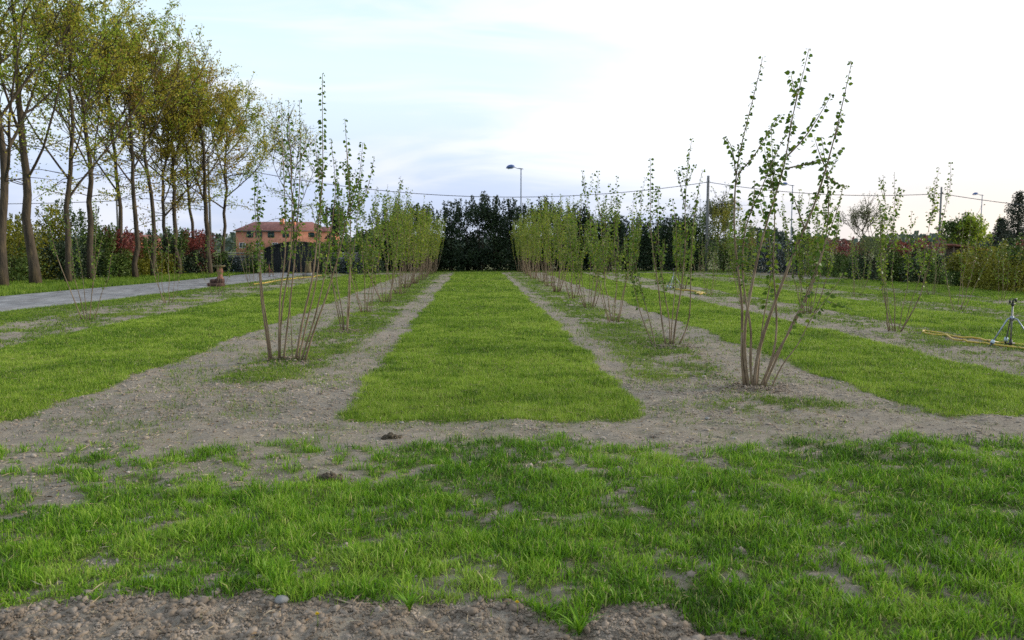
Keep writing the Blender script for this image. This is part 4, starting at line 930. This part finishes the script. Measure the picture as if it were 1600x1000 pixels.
# ------------------------------------------------------------------ house
def house():
    D = 180.0; k = D / FPX
    x0 = at(369, 387, D)[0]; x1 = at(503, 387, D)[0]; W = x1 - x0; dep = 9.0
    root = empty('farmhouse', ((x0 + x1) / 2, D + dep / 2, 0)); tag(root, 'orange plastered farmhouse with red tiled hip roof beyond the dark gate', 'house')
    zE = ztop(361, D); zR = ztop(346.5, D)
    mb = MB(); mb.box((0, 0, zE / 2), (W, dep, zE)); mb.build('wall', M['plaster'], root)
    def hip(w_, d_, ze, zr, ov, cx=0, cy=0, hipl=True, hipr=True):
        a, b = w_ / 2 + ov, d_ / 2 + ov; r_ = 3.4
        V = [(-a, -b, ze), (a, -b, ze), (a, b, ze), (-a, b, ze), (-a + (r_ if hipl else 0), 0, zr), (a - (r_ if hipr else 0), 0, zr), (-a, -b, ze - .18), (a, -b, ze - .18), (a, b, ze - .18), (-a, b, ze - .18)]
        m_ = MB(); V = np.array(V) + np.array([cx, cy, 0])
        m_.add(V, np.array([(0, 1, 5, 4), (2, 3, 4, 5), (6, 7, 1, 0), (7, 8, 2, 1), (8, 9, 3, 2), (9, 6, 0, 3), (9, 8, 7, 6)])); m_.F.append(np.array([(1, 2, 5), (3, 0, 4)])); return m_
    rf = hip(W, dep, zE + .02, zR, .5).build('roof', M['tiles'], root)
    for (px, w_, h_) in ((437, .8, 1.3), (456, .6, .9)):
        cx = at(px, 387, D)[0] - (x0 + x1) / 2; m_ = MB(); m_.box((cx, -1.6, zR - .3 + h_ / 2 - .5), (w_, .8, h_), bevel=.03); m_.box((cx, -1.6, zR - .3 + h_ - .44), (w_ + .2, 1.0, .12)); m_.build('chimney', M['plaster_lit'], rf)
    # right wing, set forward
    wx0 = at(501, 387, D)[0] - (x0 + x1) / 2; m_ = MB(); m_.box((wx0 + 1.5, -1.2, zE * .49), (3.0, dep - 1, zE * .98)); m_.build('wing', M['plaster_lit'], root)  # lighter orange stands in for light falling on this wall
    hip(3.0, dep - 1, zE * .98 + .01, zE + 1.0, .35, wx0 + 1.5, -1.2, False, False).build('wing_roof', M['tiles'], root)
    for (px, y0, y1, w_) in ((391, 363.5, 371, .7), (405, 363.5, 371, .7), (424, 363.5, 371, .7), (447, 363.5, 371, .7), (462, 376, 379, .6), (487, 364, 370, .6), (379, 380, 387, 1.2), (405, 380, 389, 1.1), (430, 380, 389, 1.1)):
        cx = at(px, 387, D)[0] - (x0 + x1) / 2; za, zb = ztop(y1, D), ztop(y0, D); yf = -dep / 2
        f = MB(); t_ = .09
        for (bx, bz, sx, sz) in ((cx, zb + t_ / 2, w_ + 2 * t_, t_), (cx, za - t_ / 2, w_ + 2 * t_, t_), (cx - w_ / 2 - t_ / 2, (za + zb) / 2, t_, zb - za), (cx + w_ / 2 + t_ / 2, (za + zb) / 2, t_, zb - za), (cx, (za + zb) / 2, .06, zb - za)):
            f.box((bx, yf - .04, bz), (sx, .12, sz))
        fr = f.build('window', M['shutter'] if y0 < 378 else M['white_paint'], root)
        q = MB(); q.box((cx, yf - .01, (za + zb) / 2), (w_, .04, zb - za)); q.build('pane', M['glass'], fr)
        if y0 < 366:
            for s_ in (-1, 1):
                q = MB(); q.box((cx + s_ * (w_ / 2 + .22), yf - .05, (za + zb) / 2), (.30, .06, zb - za + .1)); q.build('shutter', M['shutter'], fr)
    mb = MB(); mb.tube([(-W / 2 - .45, -dep / 2 - .56, zE - .1), (W / 2 - .3, -dep / 2 - .56, zE - .1)], .09, 8); mb.build('gutter', M['shutter'], root)
    # low red roof of a second building further left
    D2 = 170.0; xa = at(188, 387, D2)[0]; xb = at(232, 387, D2)[0]
    r2 = empty('farm_building', ((xa + xb) / 2, D2 + 4, 0)); tag(r2, 'low building with a reddish roof seen between trunks on the left', 'building')
    zt = ztop(367, D2); ze = ztop(379, D2)
    mb = MB(); mb.box((0, 0, ze / 2), (xb - xa, 8, ze)); mb.build('wall', M['plaster_lit'], r2)
    a_, b_ = (xb - xa) / 2 + .4, 4.4
    m_ = MB(); V = np.array([(-a_, -b_, ze), (a_, -b_, ze), (a_, b_, ze), (-a_, b_, ze), (-a_, 0, zt), (a_, 0, zt)])
    m_.add(V, np.array([(0, 1, 5, 4), (2, 3, 4, 5), (3, 2, 1, 0)])); m_.F.append(np.array([(1, 2, 5), (3, 0, 4)])); m_.build('roof', M['tiles'], r2)
    q = MB(); q.box((0, -4.01, 1.4), (1.0, .06, 1.2)); q.build('window', M['glass'], r2)
house()
def far_low(px0, px1, D, ty, ey, label, wallm):
    xa, xb = at(px0, 387, D)[0], at(px1, 387, D)[0]; r2 = empty('farm_building', ((xa + xb) / 2, D + 4, 0)); tag(r2, label, 'building')
    zt, ze = ztop(ty, D), ztop(ey, D); a_, b_ = (xb - xa) / 2 + .3, 4.3
    mb = MB(); mb.box((0, 0, ze / 2), (xb - xa, 8, ze)); mb.build('wall', M[wallm], r2)
    m_ = MB(); V = np.array([(-a_, -b_, ze), (a_, -b_, ze), (a_, b_, ze), (-a_, b_, ze), (-a_, 0, zt), (a_, 0, zt)])
    m_.add(V, np.array([(0, 1, 5, 4), (2, 3, 4, 5), (3, 2, 1, 0)])); m_.F.append(np.array([(1, 2, 5), (3, 0, 4)])); m_.build('roof', M['tiles'], r2)
far_low(561, 590, 200, 382, 389, 'distant low building with reddish roof right of the orange house', 'white_paint')

# shed on the right
D = 50.0
p_ = at(1497, 400, D); r_ = empty('garden_shed', (p_[0], D, 0)); tag(r_, 'small wooden shed with a brown overhanging roof behind the right hedge', 'shed')
zt = ztop(381, D); mb = MB(); mb.box((.1, 0, (zt - .25) / 2), (1.3, 1.6, zt - .25)); mb.build('wall', M['wood'], r_)
mb = MB(); V = np.array([(-1.1, -1.2, zt), (-1.1, 1.2, zt), (1.2, 1.2, zt - .32), (1.2, -1.2, zt - .32)]); mb.add(np.concatenate([V, V - [0, 0, .09]]), np.array([(3, 2, 1, 0), (4, 5, 6, 7), (0, 1, 5, 4), (1, 2, 6, 5), (2, 3, 7, 6), (3, 0, 4, 7)])); mb.build('roof', M['tiles'], r_)
mb = MB(); mb.tube([(-.95, -1.05, 0), (-.95, -1.05, zt - .1)], .05, 6); mb.build('post', M['wood'], r_)

# ------------------------------------------------------------------ gate and stone walls
Dg = 50.6
def X_(px): return at(px, 400, Dg)[0]
root = empty('gate', ((X_(412) + X_(504)) / 2, Dg, 0)); tag(root, 'dark double gate with an arched top closing the gravel drive', 'gate')
cx = (X_(412) + X_(504)) / 2; hw = (X_(504) - X_(412)) / 2
def gh(u): return ztop(np.interp(u, [-1, -.75, -.4, 0, .4, .8, 1], [389, 384, 379.5, 377, 377.5, 380.5, 384]), Dg)
for s_ in (-1, 1):
    u = np.linspace(.01, .98, 14) * s_ if s_ > 0 else np.linspace(-.98, -.01, 14)
    tp_ = gh(u); xx = u * hw
    m_ = MB(); n_ = len(u)
    V = np.concatenate([np.stack([xx, np.full(n_, -.02), np.full(n_, .07)], 1), np.stack([xx, np.full(n_, -.02), tp_ - .06], 1), np.stack([xx, np.full(n_, .02), np.full(n_, .07)], 1), np.stack([xx, np.full(n_, .02), tp_ - .06], 1)])
    i = np.arange(n_ - 1); m_.add(V, np.concatenate([np.stack([i, i + 1, i + n_ + 1, i + n_], 1), np.stack([i + 2 * n_ + 1, i + 2 * n_, i + 3 * n_, i + 3 * n_ + 1], 1), np.stack([i + n_, i + n_ + 1, i + 3 * n_ + 1, i + 3 * n_], 1)]))
    lf = m_.build('gate_leaf', M['gate'], root)
    f = MB(); f.tube(np.stack([xx, np.full(n_, -.03), tp_ - .03], 1), .04, 6)
    f.tube([(xx[0], -.03, .06), (xx[0], -.03, tp_[0])], .035, 6); f.tube([(xx[-1], -.03, .06), (xx[-1], -.03, tp_[-1])], .035, 6); f.tube([(xx[0], -.03, .08), (xx[-1], -.03, .08)], .03, 6)
    for q in np.linspace(.08, .92, 11):
        xq = xx[0] + (xx[-1] - xx[0]) * q; f.tube([(xq, -.045, .08), (xq, -.045, float(gh(xq / hw)) - .05)], .012, 5)
    f.build('gate_frame', M['dark_plastic'], lf)
def stone_wall(px0, px1, ty, label, seed):
    global rng
    old = rng; rng = np.random.default_rng(seed)
    xa, xb = X_(px0), X_(px1); h_ = ztop(ty, Dg); mb = MB(); root = empty('stone_wall', ((xa + xb) / 2, Dg + .1, 0)); tag(root, label, 'wall', 'stone walls beside the gate')
    W = xb - xa; z_ = 0
    mb.box((0, 0, h_ / 2 - .03), (W - .04, .3, h_ - .06))
    while z_ < h_ - .1:
        ch = rng.uniform(.13, .22); x_ = -W / 2
        while x_ < W / 2 - .1:
            l_ = min(rng.uniform(.18, .42), W / 2 - x_); mb.box((x_ + l_ / 2, -.02, z_ + ch / 2), (l_ - .015, .42, ch - .012), bevel=.03, jitter=.012); x_ += l_
        z_ += ch
    mb.build('masonry', M['stone'], root)
    cp = MB(); x_ = -W / 2
    while x_ < W / 2 - .05:
        l_ = min(rng.uniform(.5, .8), W / 2 - x_); cp.box((x_ + l_ / 2, 0, h_ + .06), (l_ - .01, .52, .08), bevel=.015, jitter=.006); x_ += l_
    cp.build('coping', M['stone'], root); rng = old
stone_wall(338, 409, 397, 'rough grey stone wall left of the dark gate', 31)
stone_wall(507, 590, 397, 'rough grey stone wall right of the dark gate', 32)
GG = 'low shrubs by the stone walls'
for i, (px, D, ty, wpx, mats, lab) in enumerate([
    (345, 49.4, 398, 26, ('hedge_dark', 'hedge_green'), 'dark low shrub at the left end of the stone wall'),
    (362, 49.6, 405, 22, ('laurel',), 'small glossy shrub against the stone wall, left of the gate'),
    (398, 49.8, 384, 24, ('hedge_green',), 'upright green shrub just left of the gate'),
    (515, 49.7, 380, 30, ('hedge_dark', 'hedge_green'), 'dark green shrub at the right side of the gate'),
    (548, 49.8, 408, 30, ('laurel',), 'low glossy shrub before the right stone wall'),
    (578, 50.2, 392, 30, ('hedge_dark', 'hedge_green'), 'dark shrub where the right stone wall meets the tall hedge')]):
    p_ = at(px, 400, D); bush((p_[0], D, 0), wpx * D / FPX * 1.2, 1.0, ztop(ty, D), 450 + i, mats, 1400, lab, GG, leaf=.11, spikes=5, spike_h=.2)

# ------------------------------------------------------------------ poles, wires, lamps
GP = 'utility poles carrying the overhead wire'
def pole(px, D, ty, r_, label):
    p_ = at(px, 400, D); H = ztop(ty, D); root = empty('utility_pole', (p_[0], D, 0)); tag(root, label, 'pole', GP)
    mb = MB(); mb.tube([(0, 0, -.1), (0, 0, H * .5), (0, 0, H)], [r_, r_ * .9, r_ * .72], 10); mb.build('shaft', M['pole_conc'], root, smooth=True)
    mb = MB(); mb.tube([(-.16, -.02, H - .42), (.16, -.02, H - .42)], .022, 6); mb.tube([(0, -r_, H - .42), (0, -r_ - .12, H - .34)], .03, 6); mb.build('insulator', M['dark_plastic'], root); return (p_[0], D, H - .42)
p1 = pole(1104, 53.6, 275, .115, 'nearer grey utility pole standing before the dark shrubs')
p2 = pole(1466, 50, 291, .075, 'grey utility pole rising behind the large red bushes')
p0 = pole(330, 53, 248, .08, 'slim utility pole hidden behind the dark forked trunk')
pl = pole(186, 52, 306, .07, 'slim low utility pole between the trunks on the left')
def wire(A, B, sag, label):
    t_ = np.linspace(0, 1, 40); A, B = np.array(A, float), np.array(B, float); P_ = A + (B - A) * t_[:, None]; P_[:, 2] -= 4 * sag * t_ * (1 - t_)
    mb = MB(); mb.tube(P_, .021, 5); tag(mb.build('overhead_wire', M['wire'], smooth=True), label, 'wire', 'spans of the overhead wire')
wire(p0, p1, 1.55, 'long sagging wire over the dark hedge, left of the nearer pole')
wire(p1, p2, .42, 'wire between the nearer pole and the one behind the red bushes')
pr = at(1720, 330, 50); wire(p2, (pr[0], 50, pr[2]), .15, 'wire running out past the right edge over the conifer')
wire(pl, p0, .3, 'faint wire among the tree crowns on the left')
pll = at(-120, 318, 52); wire((pll[0], 52, pll[2]), pl, .1, 'faint wire running out past the left edge')
GLp = 'street lamps beyond the hedge'
def lamp(px, ty, label):
    H = 9.0; D = (H - CAMH) * FPX / (387 - ty); p_ = at(px, 387, D); root = empty('street_lamp', (p_[0], D, 0)); tag(root, label, 'street lamp', GLp)
    mb = MB(); mb.tube([(0, 0, 0), (0, 0, H * .5), (0, 0, H)], [.09, .075, .055], 8); mb.build('post', M['pole_grey'], root, smooth=True)
    mb = MB(); mb.tube([(.22, 0, H + .0), (0, 0, H + .03), (-.35, 0, H + .06), (-.75, 0, H + .22)], [.03, .06, .035, .03], 6); mb.build('arm', M['pole_grey'], root, smooth=True)
    hd = MB(); a = np.linspace(0, 2 * math.pi, 17)[:-1]; prof = [(.36, 0), (.37, .06), (.30, .20), (.16, .29), (.02, .31)]
    V = np.concatenate([np.stack([-1.0 + r_ * 1.15 * np.cos(a), r_ * .8 * np.sin(a), np.full(16, H + .10 + z_) + .12 * np.cos(a) * r_], 1) for r_, z_ in prof])
    F = [[l * 16 + k, l * 16 + (k + 1) % 16, l * 16 + 16 + (k + 1) % 16, l * 16 + 16 + k] for l in range(4) for k in range(16)]
    hd.add(V, np.array(F)); hd.F.append(np.array([list(range(15, -1, -1))])); hd.F.append(np.array([[64 + k for k in range(16)]])); h_ = hd.build('lamp_head', M['lamp_blue'], root, smooth=False)
    g_ = MB(); V = np.stack([-1.0 + .28 * np.cos(a), .22 * np.sin(a), np.full(16, H + .075) + .03 * np.cos(a)], 1); V2 = V * [1, 1, 1] - [0, 0, .05]
    g_.add(np.concatenate([V, V2]), np.array([[k, (k + 1) % 16, 16 + (k + 1) % 16, 16 + k] for k in range(16)])); g_.F.append(np.array([[31 - k for k in range(16)]])); g_.build('lamp_glass', M['white_plastic'], h_)
lamp(814, 266, 'blue headed street lamp above the dark hedge, left of the other two')
lamp(1235.5, 290, 'blue headed street lamp seen through the large leaning hazel')
lamp(1530.5, 304, 'blue headed street lamp left of the dark spruce')

# ------------------------------------------------------------------ sprinklers, hoses, pedestals
def sprinkler(loc, rz, H, mats, label, s=1.0):
    root = empty('sprinkler', loc, rz, s); tag(root, label, 'sprinkler', 'tripod sprinklers')
    m1, m2 = mats
    mb = MB(); mb.tube([(0, 0, .12), (0, 0, H * .86)], .014, 10); mb.build('riser', M[m1], root, smooth=True)
    mb = MB(); mb.tube([(0, 0, .02), (0, 0, .12)], .024, 10); mb.tube([(-.06, 0, .06), (.07, 0, .06)], .016, 8); mb.build('hose_coupling', M['dark_plastic'], root, smooth=True)
    hub = MB(); hub.tube([(0, 0, H * .545), (0, 0, H * .60), (0, 0, H * .635)], [.028, .034, .022], 12); hub.build('leg_collar', M[m2], root, smooth=True)
    for k in range(3):
        a_ = math.pi + k * 2.094; c_, s_ = math.cos(a_), math.sin(a_)
        lg = MB(); lg.tube([(c_ * .02, s_ * .02, H * .60), (c_ * .08, s_ * .08, H * .575), (c_ * .33, s_ * .33, .09)], .0125, 8)
        l_ = lg.build('leg', M[m2], root, smooth=True)
        f = MB(); f.tube([(c_ * .315, s_ * .315, .115), (c_ * .345, s_ * .345, .07)], [.030, .034], 12); f.build('foot_clamp', M['white_plastic'], l_, smooth=True)
        f = MB(); f.tube([(c_ * .345, s_ * .345, .07), (c_ * .375, s_ * .375, .02), (c_ * .39, s_ * .39, -.03)], [.02, .014, .004], 8); f.build('spike', M['dark_plastic'], l_, smooth=True)
    hd = MB(); hd.tube([(0, 0, H * .84), (0, 0, H * .88), (0, 0, H * .90)], [.02, .026, .018], 10); hd.tube([(0, 0, H * .9), (.0, 0, H * .95), (.03, 0, H * .975), (.075, 0, H * .992)], [.014, .014, .013, .010], 8)
    hd.tube([(-.05, .012, H * .90), (-.045, .012, H * .97), (0, .012, H * 1.0), (.04, .012, H * .98)], .006, 6); hd.tube([(-.07, 0, H * .885), (.05, 0, H * .885)], .007, 6); hd.box((-.055, 0, H * .93), (.03, .02, .04), bevel=.004); hd.box((.055, 0, H * .955), (.02, .03, .05), bevel=.004)
    hd.build('sprinkler_head', M['dark_plastic'], root, smooth=False); return root
s1 = at(1588.5, 540, 12.45)
S1 = (float(s1[0]), 12.6, float(gz(s1[0], 12.6)) + .01)
sprinkler(S1, .12, .80, ('pipe', 'metal'), 'metal tripod sprinkler beside the yellow hose at the right edge')
q = gp(1052, 452); sprinkler((q[0], q[1], float(gz(q[0], q[1]))), 1.0, .80, ('pipe', 'metal'), 'small pale sprinkler far off behind the second right hazel')
q = gp(421, 434); sprinkler((q[0], q[1], .0), .5, .85, ('terracotta', 'terracotta'), 'rusty reddish tripod sprinkler near the end of the drive')
def hose(P2, r_, label, loop=False):
    P2 = np.array(P2, float); d = np.r_[0, np.cumsum(np.linalg.norm(np.diff(P2, axis=0), axis=1))]; t_ = np.linspace(0, d[-1], 160)
    x = np.interp(t_, d, P2[:, 0]); y = np.interp(t_, d, P2[:, 1]); l_ = np.interp(t_, d, P2[:, 2]) if P2.shape[1] > 2 else 0 * x
    for _ in range(6): x[1:-1] = (x[:-2] + 2 * x[1:-1] + x[2:]) / 4; y[1:-1] = (y[:-2] + 2 * y[1:-1] + y[2:]) / 4
    mb = MB(); mb.tube(np.stack([x, y, gz(x, y) + r_ * 1.1 + l_], 1), r_, 8)
    tag(mb.build('hose', M['hose'], smooth=True), label, 'hose', 'yellow garden hoses')
def gl(pts): return [tuple(gp(a, b)[:2]) + ((c[0] if c else 0),) for a, b, *c in pts]
hose(gl([(1588, 543), (1570, 541), (1545, 538), (1520, 537, .015), (1490, 530, .01), (1478, 524, .005), (1455, 524), (1441, 521), (1442, 519.5), (1470, 521), (1500, 527), (1530, 529), (1546, 533, .01), (1546, 538, .04), (1560, 535), (1585, 538), (1610, 541), (1650, 546)]), .017, 'yellow hose looped flat on the bare soil beside the tripod sprinkler')
hose(gl([(1580, 541), (1600, 546), (1640, 551), (1700, 560)]), .017, 'short run of yellow hose passing the sprinkler foot at the right edge')
hose(gl([(1055, 453), (1072, 454.5), (1090, 456), (1098, 459), (1094, 462), (1088, 459), (1096, 457), (1102, 460)]), .03, 'small coil of yellow hose beside the far sprinkler')
hose(gl([(396, 444), (410, 443), (425, 441), (440, 438.5), (455, 436.5), (470, 435), (485, 434.5), (497, 431), (507, 430)]), .024, 'yellow hose lying along the grass near the drive on the left')
def pedestal(px, py, mats, s_, steps, label):
    q = gp(px, py); root = empty('pedestal', (q[0], q[1], 0), 0, s_); tag(root, label, 'pedestal')
    b = MB()
    if steps:
        b.box((-.12, 0, .07), (.52, .42, .15), bevel=.02, jitter=.008); b.box((-.20, 0, .21), (.18, .30, .13), bevel=.02, jitter=.008); b.box((.02, 0, .22), (.26, .28, .15), bevel=.02, jitter=.008)
    else: b.box((0, 0, .08), (.5, .4, .18), bevel=.03, jitter=.01)
    b.build('base_blocks', M[mats[0]], root)
    b = MB(); z_ = np.array([.15, .30, .36, .48, .52, .60, .66, .70]); r_ = np.array([.12, .12, .09, .085, .12, .10, .085, .11])
    if not steps: r_ = np.array([.17, .16, .15, .15, .14, .15, .14, .15])
    b.tube(np.stack([.03 + 0 * z_, 0 * z_, z_], 1), r_, 14); b.build('column', M[mats[1]], root, smooth=False)
    b = MB(); b.tube([(.03, 0, .70), (.03, 0, .73), (.03, 0, .76)], [.15, .20, .19], 16); b.build('top_slab', M[mats[2]], root)
pedestal(343, 448, ('brickdark', 'terracotta', 'lichen'), 1.15, True, 'terracotta pedestal on dark stacked blocks beside the gravel drive')
pedestal(481, 431.5, ('stone', 'lichen', 'lichen'), 1.1, False, 'stout mossy brown pedestal near the end of the drive')
